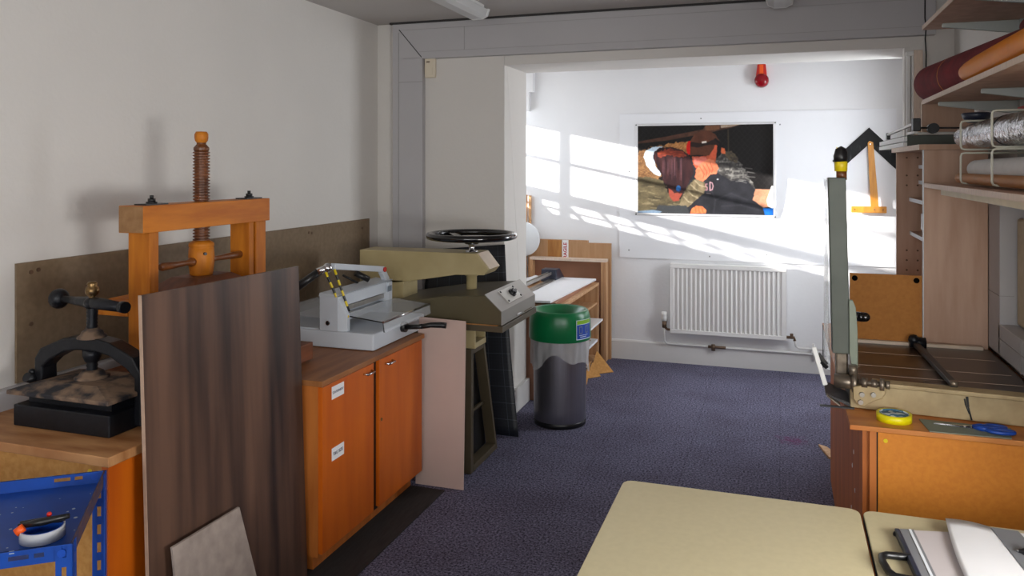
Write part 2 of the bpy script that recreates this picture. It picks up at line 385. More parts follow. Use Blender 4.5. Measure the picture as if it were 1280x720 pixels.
t4 = struct(rb.build('trim_4','boxing',bevel=.003))
jl = MB(); jl.box(.797,.8,3.49,3.66,1.148,1.15); jl.box(.797,.848,3.487,3.49,1.148,1.15); jl.box(.797,.799,2.0,3.5,.985,.987); jl.box(.797,.799,3.2,3.202,.92,1.04)
jl.build('joint_lines','joint',t4)
struct(B(.852, XR, 2.2, 3.47, 1.045, 1.45).build('trim_5','blind', bevel=.01))
# small boxing step in the far left corner of the alcove
sb = MB(); sb.box(XL, -2.06, YF-.06, YF, 2.30, ZC); sb.box(XL, -2.10, YF-.06, YF, 2.13, 2.30)
struct(sb.build('trim_6','wall_far',bevel=.003))
# windows
def window(n, X0, X1, w, bars_y, bars_z, fw=.05, depth=.05, extra=None):
    y0,y1,z0,z1 = w; b = MB(); xm = (X0+X1)/2; a,c = xm-depth/2, xm+depth/2
    b.box(a,c,y0,y0+fw,z0,z1); b.box(a,c,y1-fw,y1,z0,z1); b.box(a,c,y0+fw,y1-fw,z0,z0+fw*.5); b.box(a,c,y0+fw,y1-fw,z1-fw*.3,z1)
    for y,t in bars_y: b.box(a,c,y-t/2,y+t/2,z0,z1)
    for z,t in bars_z: b.box(a+.003,c-.003,y0+fw,y1-fw,z-t/2,z+t/2)
    if extra: extra(b, a, c)
    fr = struct(b.build('window_%d'%n,'plastic_white'))
    B(xm-.003,xm+.003,y0+.01,y1-.01,z0+.01,z1-.01).build('pane','glass',fr)
    return fr
def streak_bars(b, a, c):
    # unseen slanting bars, added to break the low sun band into streaks
    for i in range(11):
        y = 5.66+i*.095
        b.bar(((a+c)/2, y, 1.37), ((a+c)/2, y+.05, 1.49), .03, .012, (0,1,0))
    b.box(a+.015,c-.015,5.65,6.61,1.425,1.440)
window(1, XL-.05, XL, W1, [(6.475,.022)], [(1.85,.024),(1.535,.085)], fw=.04, extra=streak_bars)
window(2, XR, XR+.12, W2, [(1.15,.04)], [])
window(3, XR, XR+.12, W3, [(-1.05,.05)], [(1.9,.04)])
window(4, XR, XR+.12, W4, [], [(1.6,.04)])  # added window, hidden behind the right pier, for the alcove fill
nw = MB(); nw.box(-1.4,.4,YN-.08,YN-.04,1.0,1.05); nw.box(-1.4,.4,YN-.08,YN-.04,2.25,2.3)  # unseen window behind the camera, added for front fill
for x in (-1.4,-.52,.35): nw.box(x,x+.05,YN-.08,YN-.04,1.05,2.25)
nwf = struct(nw.build('window_5','plastic_white')); B(-1.35,.35,YN-.063,YN-.057,1.05,2.25).build('pane','glass',nwf)

# ceiling lights
def strip_light(x, y_end, label):
    t = thing('ceiling_light', (x, y_end-.75, ZC-.09), label, 'ceiling light', 'fluorescent batten lights on the ceiling')
    B(x-.05,x+.05,y_end-1.5,y_end-.02,ZC-.035,ZC-.0).build('batten','plastic_white',t,bevel=.004)
    prof = [(-.075,-.0),(-.062,-.04),(-.03,-.055),(.03,-.055),(.062,-.04),(.075,0)]
    MB().prism([(x+p[0], ZC-.03+p[1]) for p in prof],'y',y_end-1.49,y_end-.03).build('diffuser','lamp_white',t,bevel=.004)
    for ye in (y_end-1.5, y_end-.03): MB().prism([(x+p[0]*1.05, ZC-.027+p[1]*1.06) for p in prof],'y',ye,ye+.03).build('end_cap','plastic_white',t)
    return t
strip_light(-1.72, 4.45, 'white fluorescent batten light, the larger one in view at the top left of the ceiling')
strip_light(0.0, 4.66, 'white fluorescent batten light just peeking in at the top edge, right of the other')

# dark strip of flooring beside the orange cupboard
tag(MB().box(-1.86,-1.61,2.0,3.70,0,.006).build('floor_strip','floor_dark'), 'flat black strip of hard flooring along the foot of the orange cupboard', 'floor strip')

# ------------------------------------------------------------------ far wall
pn = thing('wall_board', (-.22,YF,.86), 'large thin white board screwed to the far wall behind the photo print', 'wall board')
B(-1.30,.85,YF-.012,YF,.865,2.09).build('board','white_panel',pn,bevel=.001)
k = MB()
for x,z in ((-1.22,1.6),(-1.22,.93),(-.55,.9),(-.1,.93),(-.62,2.04),(.0,1.98)): k.cyl((x,YF-.012,z),(x,YF-.015,z),.006,n=10)
k.build('screw_heads','grey_strip',pn)

# photographic print, drawn procedurally into mesh colours
def poster():
    NX, NY = 344, 226; S = 2
    W, Hh = NX*S, NY*S
    # source frame: x 97..956, y 90..652
    xs = 97+(np.arange(W)+.5)/W*859; ys = 90+(np.arange(Hh)+.5)/Hh*562
    X, Y = np.meshgrid(xs, ys); img = np.zeros((Hh,W,3)); img[:] = (24,22,22)
    rng = np.random.default_rng(3)
    def noise(cell, sx=1, sy=1):
        gw, gh = int(859/(cell*sx))+3, int(562/(cell*sy))+3
        g = rng.random((gh,gw)); u = (X-97)/(cell*sx); v = (Y-90)/(cell*sy)
        i = u.astype(int); j = v.astype(int); fu = u-i; fv = v-j; fu = fu*fu*(3-2*fu); fv = fv*fv*(3-2*fv)
        return (g[j,i]*(1-fu)+g[j,i+1]*fu)*(1-fv)+(g[j+1,i]*(1-fu)+g[j+1,i+1]*fu)*fv
    def inpoly(pts, wob=0):
        px, py = X, Y
        if wob: px = X+(noise(12)-.5)*wob; py = Y+(noise(12)-.5)*wob
        c = np.zeros(X.shape, bool); n = len(pts)
        for a in range(n):
            x1,y1 = pts[a]; x2,y2 = pts[(a+1)%n]
            if y1 == y2: continue
            c ^= ((y1 > py) != (y2 > py)) & (px < (x2-x1)*(py-y1)/(y2-y1)+x1)
        return c
    def fill(mask, col, tex=None, amt=0, col2=None):
        c = np.array(col, float)
        if tex is None: img[mask] = c
        else:
            t = tex[mask][:,None]
            img[mask] = c*(1-t*amt)+np.array(col2,float)*t*amt
    def ell(cx,cy,rx,ry,rot=0):
        c,s_ = math.cos(rot), math.sin(rot); dx = X-cx; dy = Y-cy
        return ((dx*c+dy*s_)/rx)**2+((-dx*s_+dy*c)/ry)**2 < 1
    def stroke(pts, w, col, a=1.0):
        for (x1,y1),(x2,y2) in zip(pts[:-1],pts[1:]):
            L2 = (x2-x1)**2+(y2-y1)**2+1e-6; t = np.clip(((X-x1)*(x2-x1)+(Y-y1)*(y2-y1))/L2,0,1)
            d = np.hypot(X-x1-t*(x2-x1), Y-y1-t*(y2-y1)); k = np.clip(1-(d-w*.6)/(w*.6),0,1)*a
            img[:] = img*(1-k[...,None])+np.array(col,float)*k[...,None]
    # fence mesh in the dark
    f = ((np.abs(((X+Y*.9)%34)-17) < 1.3) | (np.abs(((X-Y*.9)%34)-17) < 1.3))
    img[f] = (38,35,35)
    fill(inpoly([(97,192),(300,158),(520,118),(540,92),(760,90),(700,110),(560,140),(300,185),(97,205)]), (92,62,48), noise(20), .6, (50,34,28))
    fill(inpoly([(535,95),(630,95),(625,118),(560,128),(535,122)]), (112,76,54))
    fill(inpoly([(632,92),(760,90),(700,104),(635,112)]), (170,150,130))
    fill(inpoly([(676,120),(684,120),(686,260),(678,260)]), (60,54,40))
    # skirting / bench at right
    fill(inpoly([(832,490),(940,492),(925,600),(880,608),(820,560)]), (176,120,92), noise(25), .5, (214,160,128))
    fill(inpoly([(945,470),(958,470),(958,612),(925,598),(915,560)]), (228,226,226))
    fill(inpoly([(885,606),(956,608),(956,652),(905,652)]), (28,104,190), noise(25), .6, (14,70,150))
    # right person: jacket shoulder and sleeve
    sl = [(600,300),(655,258),(700,262),(745,310),(800,400),(845,470),(850,500),(760,520),(640,440),(590,380)]
    n1 = noise(22, 1.6, .7); n2 = noise(9)
    fill(inpoly(sl,14), (44,42,42), n1*n2*1.6, 1, (120,117,112))
    fill(inpoly([(650,262),(700,256),(745,300),(735,330),(690,318)],10), (96,84,66), n2, .8, (40,38,36))
    # black sweatshirt
    fill(inpoly([(440,300),(600,385),(700,440),(800,440),(845,500),(830,560),(890,600),(905,652),(420,652),(360,600),(430,450)],6), (33,33,37), noise(40), .7, (48,48,54))
    for p in ([(600,560),(700,520),(800,560)],[(640,600),(760,590),(870,620)],[(560,470),(600,560),(590,640)]): stroke(p, 6, (62,62,68), .35)
    for a in range(16):
        x = 640+rng.random()*180; y = 350+rng.random()*110; stroke([(x,y),(x+30+20*rng.random(),y+rng.random()*26-8)], 3, (150,148,142), .5)
    # left person: fur collar
    fill(inpoly([(97,258),(150,238),(220,220),(300,206),(420,196),(440,300),(300,320),(240,430),(180,430),(97,440)],22), (150,112,74), noise(7), 1, (92,62,40))
    fill(inpoly([(280,210),(350,200),(430,198),(440,270),(330,250),(290,230)],18), (196,140,84), noise(7), .9, (120,76,44))
    # left jacket body + sleeve
    jk = [(97,420),(180,420),(260,440),(300,520),(380,560),(420,480),(470,430),(510,440),(545,480),(500,540),(430,590),(370,640),(330,652),(97,652)]
    fill(inpoly(jk,10), (108,97,72), noise(34,1.6,.8)*.7+noise(9,1.5,.7)*.3, .85, (48,43,33))
    fill(inpoly([(365,600),(392,540),(440,462),(480,428),(520,440),(548,476),(528,520),(470,572),(410,618)],6), (142,126,98), noise(24,.7,1.6), .85, (70,62,46))
    for q in ([(470,440),(500,470),(535,480)],[(445,468),(480,500),(520,515)],[(420,500),(455,535),(490,550)],[(400,545),(430,575),(455,580)]): stroke(q, 4, (182,168,138), .55)
    for a in range(20):
        x = 110+rng.random()*330; y = 470+rng.random()*150; stroke([(x,y),(x+40,y+14*(rng.random()-.2))], 3, (150,136,106), .5)
    fill(inpoly([(240,600),(330,600),(420,600),(440,652),(200,652)],8), (56,58,60))
    fill(inpoly([(97,640),(200,630),(260,640),(240,652),(97,652)]), (110,130,150))
    # blue-white collar
    fill(inpoly([(135,290),(150,250),(200,225),(262,224),(255,240),(215,262),(205,300),(215,350),(250,395),(245,416),(200,396),(155,345)],4), (186,208,226), noise(30), .5, (232,240,248))
    # left head: dark reddish hair
    fill(inpoly([(200,262),(250,232),(320,228),(390,250),(432,280),(450,330),(462,390),(440,440),(410,500),(370,560),(330,560),(300,500),(262,430),(225,350),(198,300)],10), (64,36,36), noise(26,.5,2), .9, (32,21,25))
    fill(inpoly([(225,262),(300,236),(380,256),(428,288),(360,292),(300,280),(240,300)],14), (164,72,48), noise(10,2,.6), .9, (92,40,36))
    for a in range(26):
        x = 250+rng.random()*150; stroke([(x,295+rng.random()*30),(x+8*(rng.random()-.5),380+rng.random()*60)], 3, (120,84,92), .22)
    fill(inpoly([(300,490),(340,520),(388,520),(370,568),(330,574),(304,540)],6), (140,66,52))
    fill(ell(365,492,16,20), (40,92,150)); stroke([(352,505),(366,508),(380,500)],3,(20,40,80))
    # right head: brown cap, red scarf, face
    fill(inpoly([(452,288),(540,286),(580,250),(612,252),(600,330),(570,400),(500,390),(460,340)],5), (196,92,62), noise(20), .6, (140,58,44))
    fill(inpoly([(460,296),(540,292),(560,330),(500,352),(466,335)],4), (206,112,98))
    fill(inpoly([(572,250),(600,214),(612,220),(602,300),(560,300)],4), (196,88,60))
    fill(inpoly([(628,225),(660,240),(664,275),(640,270),(626,250)],4), (206,104,64))
    fill(inpoly([(440,190),(466,150),(510,128),(560,126),(600,150),(625,190),(600,205),(590,240),(560,284),(500,280),(440,282),(432,240)],3), (96,58,42), noise(40), .7, (72,42,32))
    fill(inpoly([(436,196),(500,205),(560,196),(600,178),(634,196),(628,216),(560,216),(490,232),(436,226)],3), (42,30,28))
    fill(inpoly([(514,195),(544,191),(545,203),(515,207)]), (222,214,204))
    fill(inpoly([(418,212),(430,190),(442,190),(440,280),(424,270),(416,240)],3), (200,30,26))
    stroke([(600,180),(634,214),(628,268)], 6, (22,20,22))
    # hands
    hand = [(470,420),(478,370),(500,340),(530,318),(560,302),(600,320),(620,360),(606,402),(570,400),(545,430),(520,448),(480,432)]
    fill(inpoly(hand,6), (216,128,92), noise(18), .6, (176,86,60))
    for i in range(4): stroke([(500+i*22,352-i*9),(530+i*18,400-i*10),(522+i*18,426-i*12)], 2.2, (140,62,46), .8)
    fill(inpoly([(440,652),(450,618),(480,598),(520,604),(545,630),(540,645),(500,646)],4), (226,128,80), noise(12), .6, (190,84,50))
    for i in range(3): stroke([(470+i*22,606),(478+i*22,640)], 2, (150,64,40), .7)
    # S D on the sweatshirt
    stroke([(566,450),(566,502)], 3.6, (196,150,158)); stroke([(566,450),(580,455),(586,475),(580,497),(566,502)], 3.2, (196,150,158))
    stroke([(550,462),(540,462),(538,476),(549,484),(548,500),(538,500)], 2.8, (186,130,140))
    stroke([(612,432),(617,432)],4,(210,210,214)); stroke([(545,520),(570,522)],2.5,(140,120,122),.7)
    img[:] = img*(0.93+.14*noise(5)[...,None])
    img[1:-1,1:-1] = (img[:-2,1:-1]+img[2:,1:-1]+img[1:-1,:-2]+img[1:-1,2:]+2*img[1:-1,1:-1])/6
    img[2:-2,2:-2] = (img[:-4,2:-2]+img[4:,2:-2]+img[2:-2,:-4]+img[2:-2,4:]+2*img[2:-2,2:-2])/6
    lowres = img.reshape(NY,S,NX,S,3).mean(axis=(1,3)).clip(0,255)/255.
    L = np.where(lowres<=.04045, lowres/12.92, ((lowres+.055)/1.055)**2.4)
    # mesh
    x0,x1,z0,z1 = -1.143,-.052,1.25,1.985
    me = bpy.data.meshes.new('printed_picture')
    u = np.linspace(0,1,NX); v = np.linspace(0,1,NY); U_,V_ = np.meshgrid(u,v)
    yy = -.001-.020*np.clip((U_-.9)/.1,0,1)**2*np.sin(PI*np.clip(V_,0.03,.97))**.5
    P = np.stack([x0+(x1-x0)*U_-(x0+x1)/2, yy, z1-(z1-z0)*V_-z0], -1).reshape(-1,3)
    idx = np.arange(NX*NY).reshape(NY,NX)
    F = np.stack([idx[1:,:-1],idx[1:,1:],idx[:-1,1:],idx[:-1,:-1]],-1).reshape(-1,4)
    me.from_pydata(P.tolist(), [], F.tolist())
    at = me.color_attributes.new('print','FLOAT_COLOR','POINT')
    at.data.foreach_set('color', np.concatenate([L.reshape(-1,3), np.ones((NX*NY,1))],1).astype(np.float32).ravel())
    m = bpy.data.materials.new('printed_photo'); m.use_nodes = True; b = m.node_tree.nodes['Principled BSDF']; b.inputs['Roughness'].default_value = .45; b.inputs['Specular IOR Level'].default_value = .2
    a = m.node_tree.nodes.new('ShaderNodeAttribute'); a.attribute_name = 'print'; m.node_tree.links.new(a.outputs['Color'], b.inputs['Base Color'])
    me.materials.append(m)
    root = thing('photo_print', (-.6,YF-.016,1.23), 'large colour photo print of two people covering their faces, pinned on the white wall board', 'photo print')
    o = bpy.data.objects.new('printed_picture', me); COL.objects.link(o); o.parent = root
    o.location = Vector(((x0+x1)/2, YF-.017, z0))-WL[root.name]
    def f(a_, c_):
        x = -1.168+(1.168-.028)*a_; z = 1.228+(2.004-1.228)*c_
        bend = .024*max(0,(a_-.9)/.1)**2*math.sin(PI*min(.97,max(.03,c_)))**.5
        return (x, YF-.0155-bend, z)
    MB().sheet(f, 60, 24).build('paper','paper',root, solid=.0006)
    for x,z in ((-1.158,1.238),(-1.158,1.994),(-.036,1.238),(-.036,1.994)): MB().sphere((x,YF-.02,z),.006,10).build('pin','black',root)
poster()

# sounder
al = thing('alarm_sounder', (-.135,YF,2.29), 'red fire alarm sounder on the far wall above the print', 'alarm')
MB().prism([(-.185,2.36),(-.172,2.465),(-.108,2.465),(-.098,2.36)],'y',YF-.07,YF+.0).build('body','red',al,bevel=.006)
B(-.156,-.126,YF-.074,YF-.07,2.37,2.46).build('front_strip','orange_plastic',al)
MB().lathe([(0,.0),(.035,.005),(.052,.02),(.056,.05),(.056,.1)],(-.14,YF-.10,2.335),(0,1,0)).build('lens','red_lens',al)

# radiator
rx0,rx1,rz0,rz1 = -.86,.045,.262,.838
rd = thing('radiator', (-.4,YF-.07,rz0), 'white panel radiator low on the far wall under the photo print', 'radiator')
b = MB(); yb, yf_ = YF-.045, YF-.085
n = 24; pw = (rx1-rx0-.05)/n
pts = [(rx0,yf_)]
for i in range(n):
    x = rx0+.025+i*pw
    pts += [(x,yf_),(x+pw*.16,yf_+.012),(x+pw*.66,yf_+.012),(x+pw*.82,yf_)]
pts += [(rx1,yf_),(rx1,yb),(rx0,yb)]
b.prism(pts,'z',rz0+.03,rz1-.03)
b.build('ribbed_panel','radiator',rd)
b = MB(); b.box(rx0-.003,rx1+.003,yf_-.004,YF-.02,rz1-.035,rz1); b.box(rx0-.003,rx1+.003,yf_-.002,yb,rz0,rz0+.033)
b.box(rx0-.004,rx0+.002,yf_-.002,YF-.02,rz0,rz1); b.box(rx1-.002,rx1+.004,yf_-.002,YF-.02,rz0,rz1)
b.build('casing','radiator',rd,bevel=.004)
v = MB().cyl((-.915,YF-.06,.30),(-.915,YF-.06,.355),.018).build('valve','copper',rd)
MB().lathe([(0,0),(.024,.002),(.026,.03),(.022,.045),(.024,.05),(.022,.075),(0,.08)],(-.915,YF-.06,.355)).build('valve_head','plastic_white',rd)
MB().tube([(-.915,YF-.06,.31),(-.89,YF-.06,.285),(-.855,YF-.06,.285)],.010).build('inlet','copper',rd)
MB().tube([(rx1,YF-.06,.285),(rx1+.06,YF-.06,.285),(rx1+.065,YF-.06,.26)],.012).build('outlet','copper',rd)
B(rx1+.03,rx1+.055,YF-.075,YF-.045,.275,.315).build('lockshield','copper',rd,bevel=.004)
pp = thing('heating_pipe', (-.3,YF-.04,.1), 'thin white heating pipe running along the skirting board under the radiator', 'pipe')
MB().tube([(-.915,YF-.06,.31),(-.915,YF-.05,.19),(-.90,YF-.035,.165),(-.87,YF-.027,.16),(.85,YF-.027,.155)],.009).build('long_pipe','skirting',pp)
MB().tube([(.11,YF-.06,.265),(.12,YF-.05,.215),(.14,YF-.04,.20),(.85,YF-.04,.20)],.009).build('short_pipe','skirting',pp)
MB().tube([(-.56,YF-.035,.160),(-.42,YF-.035,.160)],.012).cyl((-.52,YF-.035,.13),(-.52,YF-.035,.18),.016).build('joint','copper',pp)
MB().tube([(.25,YF-.03,.1),(.25,YF-.03,.24)],.008).build('stub','skirting',pp)

# set square & T square hung on the wall
s_ = thing('set_square', (.65,YF-.02,1.6), 'black scuffed metal set square hung corner up on the far wall board', 'set square')
ap = Vector((.655,0,1.945)); w_ = .092
def leg(dx, L):
    d = Vector((dx,0,-1)).normalized(); nrm = Vector((-d.z,0,d.x))*(1 if dx>0 else -1)
    a = ap; bq = ap+d*L
    return [ (a.x,a.z),(bq.x,bq.z),((bq+Vector((-dx,0,-1)).normalized()*w_).x,(bq+Vector((-dx,0,-1)).normalized()*w_).z) ]
dl = Vector((-.71,0,-.69)).normalized(); dr = Vector((.70,0,-.71)).normalized()
inn = ap+(dl+dr)*w_
pl = [ap, ap+dl*.37, ap+dl*.37+dr*w_, inn, ap+dr*.37+dl*w_, ap+dr*.37]
MB().prism([(p.x,p.z) for p in pl],'y',YF-.024,YF-.0118).build('blade','setsq',s_)
t_ = thing('t_square', (.7,YF-.03,1.30), 'yellow wooden T-square hung upside down on the far wall inside the black set square', 'T-square')
MB().prism([(.664,1.33),(.643,1.825),(.655,1.84),(.682,1.83),(.722,1.33)],'y',YF-.045,YF-.036).build('blade','tsq',t_,bevel=.001)
B(.525,.775,YF-.056,YF-.036,1.285,1.335).build('crossbar','tsq',t_,bevel=.002)
for x in (.55,.69,.75): MB().cyl((x,YF-.058,1.31),(x,YF-.055,1.31),.005).build('hole_plug','screw_wood',t_)
MB().cyl((.66,YF-.05,1.815),(.66,YF-.010,1.815),.005).build('peg','chrome',t_)

# switch box beside boxing
sw = thing('switch_box', (-2.2,YP,2.235), 'small yellowed plastic sensor box beside the vertical boxing high on the left', 'sensor')
B(-2.243,-2.168,YP-.03,YP,2.235,2.385).build('housing','switch',sw,bevel=.006)
B(-2.228,-2.205,YP-.033,YP-.03,2.335,2.343).build('slot','copper',sw)
B(-2.230,-2.183,YP-.034,YP-.03,2.25,2.30).build('cover','switch',sw,bevel=.002)

# ------------------------------------------------------------------ left side
# hardboard sheet on left wall
hb = thing('wall_panel', (XL+.01,3.4,.866), 'long brown hardboard sheet fixed to the left wall behind the presses', 'wall board')
B(XL+.001,XL+.011,2.133,4.72,.866,1.297).build('board','hardboard',hb)
k = MB()
for y,z in ((2.19,1.26),(2.22,1.265),(2.19,1.07),(4.0,1.26),(4.03,1.255),(4.62,1.24)): k.cyl((XL+.011,y,z),(XL+.014,y,z),.008,n=10)
k.build('screw_heads','copper',hb)

# near cupboard (carries the presses)
nc = thing('storage_cupboard', (-2.2,2.2,0), 'low brown-topped cupboard with a mustard end panel, under the two book presses', 'cupboard')
B(-2.60,-1.86,1.82,2.72,.765,.795).build('worktop','counter_wear',nc,bevel=.003)
B(-2.58,-1.90,1.845,1.862,.0,.765).build('end_panel','mdf',nc)
b = MB(); b.box(-2.58,-1.885,2.70,2.72,.0,.765); b.box(-2.58,-2.56,1.862,2.70,.05,.765); b.box(-2.56,-1.92,1.862,2.70,.05,.07)
b.build('carcass','orange_dark',nc)
b = MB(); b.box(-1.90,-1.875,1.835,1.985,.0,.765); b.box(-1.90,-1.885,2.62,2.72,.0,.765); b.box(-1.90,-1.885,1.9,2.62,.04,.09)
b.build('face_frame','orange',nc)
b = MB(); b.box(-2.56,-1.93,1.862,2.70,.40,.418); b.build('shelf','orange_dark',nc)
MB().cyl((-1.955,1.843,.735),(-1.955,1.8465,.735),.008,n=12).build('screw_cap','yellow',nc)

# iron copying press
ip = thing('iron_book_press', (-2.19,2.08,.795), 'old black cast iron copying press with dusty platen, on the near cupboard', 'book press')
B(-2.392,-1.99,1.95,2.21,.795,.865).build('base','black_iron',ip,bevel=.004)
b = MB()
b.hull([(-2.405,1.935,.900),(-1.98,1.935,.900),(-1.98,2.22,.900),(-2.405,2.22,.900),(-2.405,1.935,.914),(-1.98,1.935,.914),(-1.98,2.22,.914),(-2.405,2.22,.914),
        (-2.30,2.00,.936),(-2.09,2.00,.936),(-2.09,2.17,.936),(-2.30,2.17,.936)],
       [(3,2,1,0),(0,1,5,4),(1,2,6,5),(2,3,7,6),(3,0,4,7),(4,5,9,8),(5,6,10,9),(6,7,11,10),(7,4,8,11),(8,9,10,11)])
b.build('platen','dusty_iron',ip,bevel=.003)
B(-2.37,-2.02,1.99,2.19,.865,.900).build('platen_underside','black_iron',ip)
MB().lathe([(.056,0),(.055,.010),(.042,.014),(.036,.024),(.026,.030),(0,.030)],(-2.2,2.085,.932)).build('platen_boss','dusty_iron',ip)
MB().lathe([(.016,0)]+[(.0165+.0022*(i%2),.006*i) for i in range(44)]+[(.0,.264)],(-2.2,2.085,.935),n=20).build('screw','black_iron',ip)
def arch(y0,y1):
    out = [(-2.425,.80),(-2.425,.99),(-2.40,1.025),(-2.30,1.066),(-2.25,1.072),(-2.15,1.072),(-2.10,1.064),(-2.0,1.022),(-1.965,.97),(-1.965,.80)]
    inn = [(-1.995,.80),(-1.995,.955),(-2.03,.985),(-2.10,1.02),(-2.16,1.03),(-2.24,1.03),(-2.29,1.022),(-2.355,.99),(-2.39,.96),(-2.39,.80)]
    b = MB(); n = 10
    vs = [(x,y,z) for y in (y0,y1) for x,z in out+inn[::-1]]
    fs = []
    for i in range(n-1):
        a,c,d,e = i,i+1,n+i+1,n+i
        fs += [(a,c,d,e),(a+20,e+20,d+20,c+20),(a,a+20,c+20,c),(e,d,d+20,e+20)]
    fs += [(0,n,n+20,20),(n-1,n-1+20,2*n-1+20,2*n-1)]
    return b.hull(vs,fs)
arch(2.055,2.118).build('arch_frame','black_iron',ip,bevel=.006)
MB().cyl((-2.43,2.08,.905),(-2.43,2.03,.93),.016).sphere((-2.44,2.06,.94),.012,10).build('clamp_bolt','black_iron',ip)
MB().lathe([(.047,0),(.045,.008),(.036,.012),(.033,.022),(.024,.026),(.022,.033),(0,.033)],(-2.2,2.085,1.07)).build('collar','dusty_iron',ip)
MB().lathe([(.022,0),(.03,.02),(.03,.04),(0,.045)],(-2.2,2.085,.99)).build('boss','black_iron',ip)
MB().sphere((-2.2,2.085,1.185),.027,18,(1,1,.85)).build('hub','black_iron',ip)
h = MB().tube([(-2.41,2.15,1.180),(-2.30,2.115,1.183),(-2.2,2.085,1.187),(-2.02,2.035,1.19)],[.010,.015,.021,.016],14).build('cross_handle','black_iron',ip)
MB().sphere((-2.425,2.155,1.178),.036,18,(.9,1,1)).build('handle_knob','black_iron',h)
MB().cyl((-2.03,2.04,1.19),(-2.008,2.034,1.19),.019,n=16).build('handle_end','black_iron',h)
MB().lathe([(.012,0),(.018,.004),(.01,.012),(.02,.022),(.023,.032),(.02,.044),(.014,.05),(.017,.056),(.012,.063),(0,.065)],(-2.2,2.085,1.195)).build('finial','brass',ip)

# wooden standing press
wp = thing('wooden_book_press', (-2.2,2.6,.795), 'tall honey-coloured wooden book press with a threaded wooden screw, near the left wall', 'book press')
B(-2.264,-2.152,2.262,3.002,1.407,1.505).build('crossbeam','press_wood',wp,bevel=.002)
B(-2.262,-2.154,2.2605,2.2622,1.409,1.503).build('end_grain','press_end',wp)
b = MB(); b.box(-2.258,-2.16,2.30,2.345,.87,1.408); b.build('upright','press_wood_v',wp,bevel=.003)
b = MB(); b.box(-2.258,-2.16,2.868,2.90,.87,1.408); b.box(-2.258,-2.16,2.915,2.985,.87,1.408); b.build('upright','press_wood_v',wp,bevel=.003)
B(-2.24,-2.18,2.90,2.915,.87,1.408).build('gap_filler','black',wp)  # black filler drawn in for the dark gap between the two planks
B(-2.44,-1.96,2.25,3.05,.795,.87).build('base','platen_wood',wp,bevel=.004)
b = MB(); b.box(-2.40,-1.97,2.352,2.86,1.095,1.15)
b.box(-2.40,-2.262,2.30,2.36,1.096,1.148)
b.build('platen','press_wood',wp,bevel=.003)
b = MB(); vs=[(-2.33,2.40,1.15),(-2.08,2.40,1.15),(-2.08,2.84,1.15),(-2.33,2.84,1.15),(-2.27,2.53,1.212),(-2.14,2.53,1.212),(-2.14,2.73,1.212),(-2.27,2.73,1.212)]
b.hull(vs,[(3,2,1,0),(0,1,5,4),(1,2,6,5),(2,3,7,6),(3,0,4,7),(4,5,6,7)]); b.build('platen_block','platen_wood',wp,bevel=.003)
prof = [(.0,1.30),(.024,1.30)]
z = 1.335
while z < 1.705:
    prof += [(.0255,z),(.033,z+.0035),(.033,z+.0065),(.0255,z+.010)]; z += .0125
prof += [(.030,1.712),(.030,1.722),(.018,1.736),(.018,1.742),(.024,1.75),(.026,1.762),(.026,1.776),(.020,1.786),(0,1.787)]
MB().lathe(prof,(-2.207,2.627,0),n=28,smooth=False).build('screw','screw_wood',wp)
MB().lathe([(.026,1.722),(.018,1.736),(.018,1.742),(.0245,1.75),(.0265,1.762),(.0265,1.776),(.0205,1.7865),(0,1.7875)],(-2.207,2.627,0),n=28).build('screw_knob','press_wood_v',wp)
MB().lathe([(0,1.21),(.043,1.21),(.045,1.22),(.049,1.26),(.05,1.29),(.048,1.32),(.045,1.322),(.049,1.326),(.049,1.336),(.044,1.342),(.03,1.35),(.026,1.35)],(-2.207,2.627,0)).build('turning_hub','press_wood_v',wp)
for y0,y1 in ((2.585,2.40),(2.67,2.915)):
    d = 1 if y1>y0 else -1
    MB().tube([(-2.207,y0,1.268),(-2.207,y0+d*.02,1.268),(-2.207,y0+d*.04,1.268),(-2.207,(y0+y1)/2,1.268),(-2.207,y1-d*.01,1.268),(-2.207,y1,1.268)],[.016,.018,.010,.013,.016,.009],14).build('turning_bar','screw_wood',wp)
MB().cyl((-2.17,2.60,1.30),(-2.157,2.592,1.30),.006,n=10).build('hub_hole','black',wp)
for y in (2.36,2.93):
    pb_ = B(-2.235,-2.18,y-.055,y+.055,1.505,1.510).build('bolt_plate','black',wp)
    MB().cyl((-2.207,y,1.51),(-2.207,y,1.516),.020,n=16).cyl((-2.207,y,1.516),(-2.207,y,1.528),.014,n=6).cyl((-2.207,y,1.528),(-2.207,y,1.54),.007,n=12).build('bolt','black',pb_)

# tall dark veneered board leaning on the cupboard
A = Vector((-1.79,0,.007)); Bt = Vector((-1.832,0,1.252))
b = MB(); tk = .011
def bd(y, t, off, dz=0):
    p = A.lerp(Bt,t); return (p.x-off, y, p.z+dz)
vs = [bd(1.918,0,0),bd(2.745,0,0),bd(2.745,1,0,-.006),bd(1.918,1,0,.004),bd(1.918,0,tk),bd(2.745,0,tk),bd(2.745,1,tk,-.006),bd(1.918,1,tk,.004)]
b.hull(vs,[(0,1,2,3),(7,6,5,4),(0,4,5,1),(1,5,6,2),(2,6,7,3),(3,7,4,0)])
db = thing('veneered_board', (-1.80,2.3,0.0), 'tall dark oak veneered board standing on edge in front of the near cupboard', 'board')
b.build('face','dark_oak',db)
e = MB(); v2 = [bd(1.916,0,-.0004),bd(1.918,0,-.0004),bd(1.918,1,-.0004,.0045),bd(1.916,1,-.0004,.0045),bd(1.916,0,tk+.0004),bd(1.918,0,tk+.0004),bd(1.918,1,tk+.0004,.0045),bd(1.916,1,tk+.0004,.0045)]
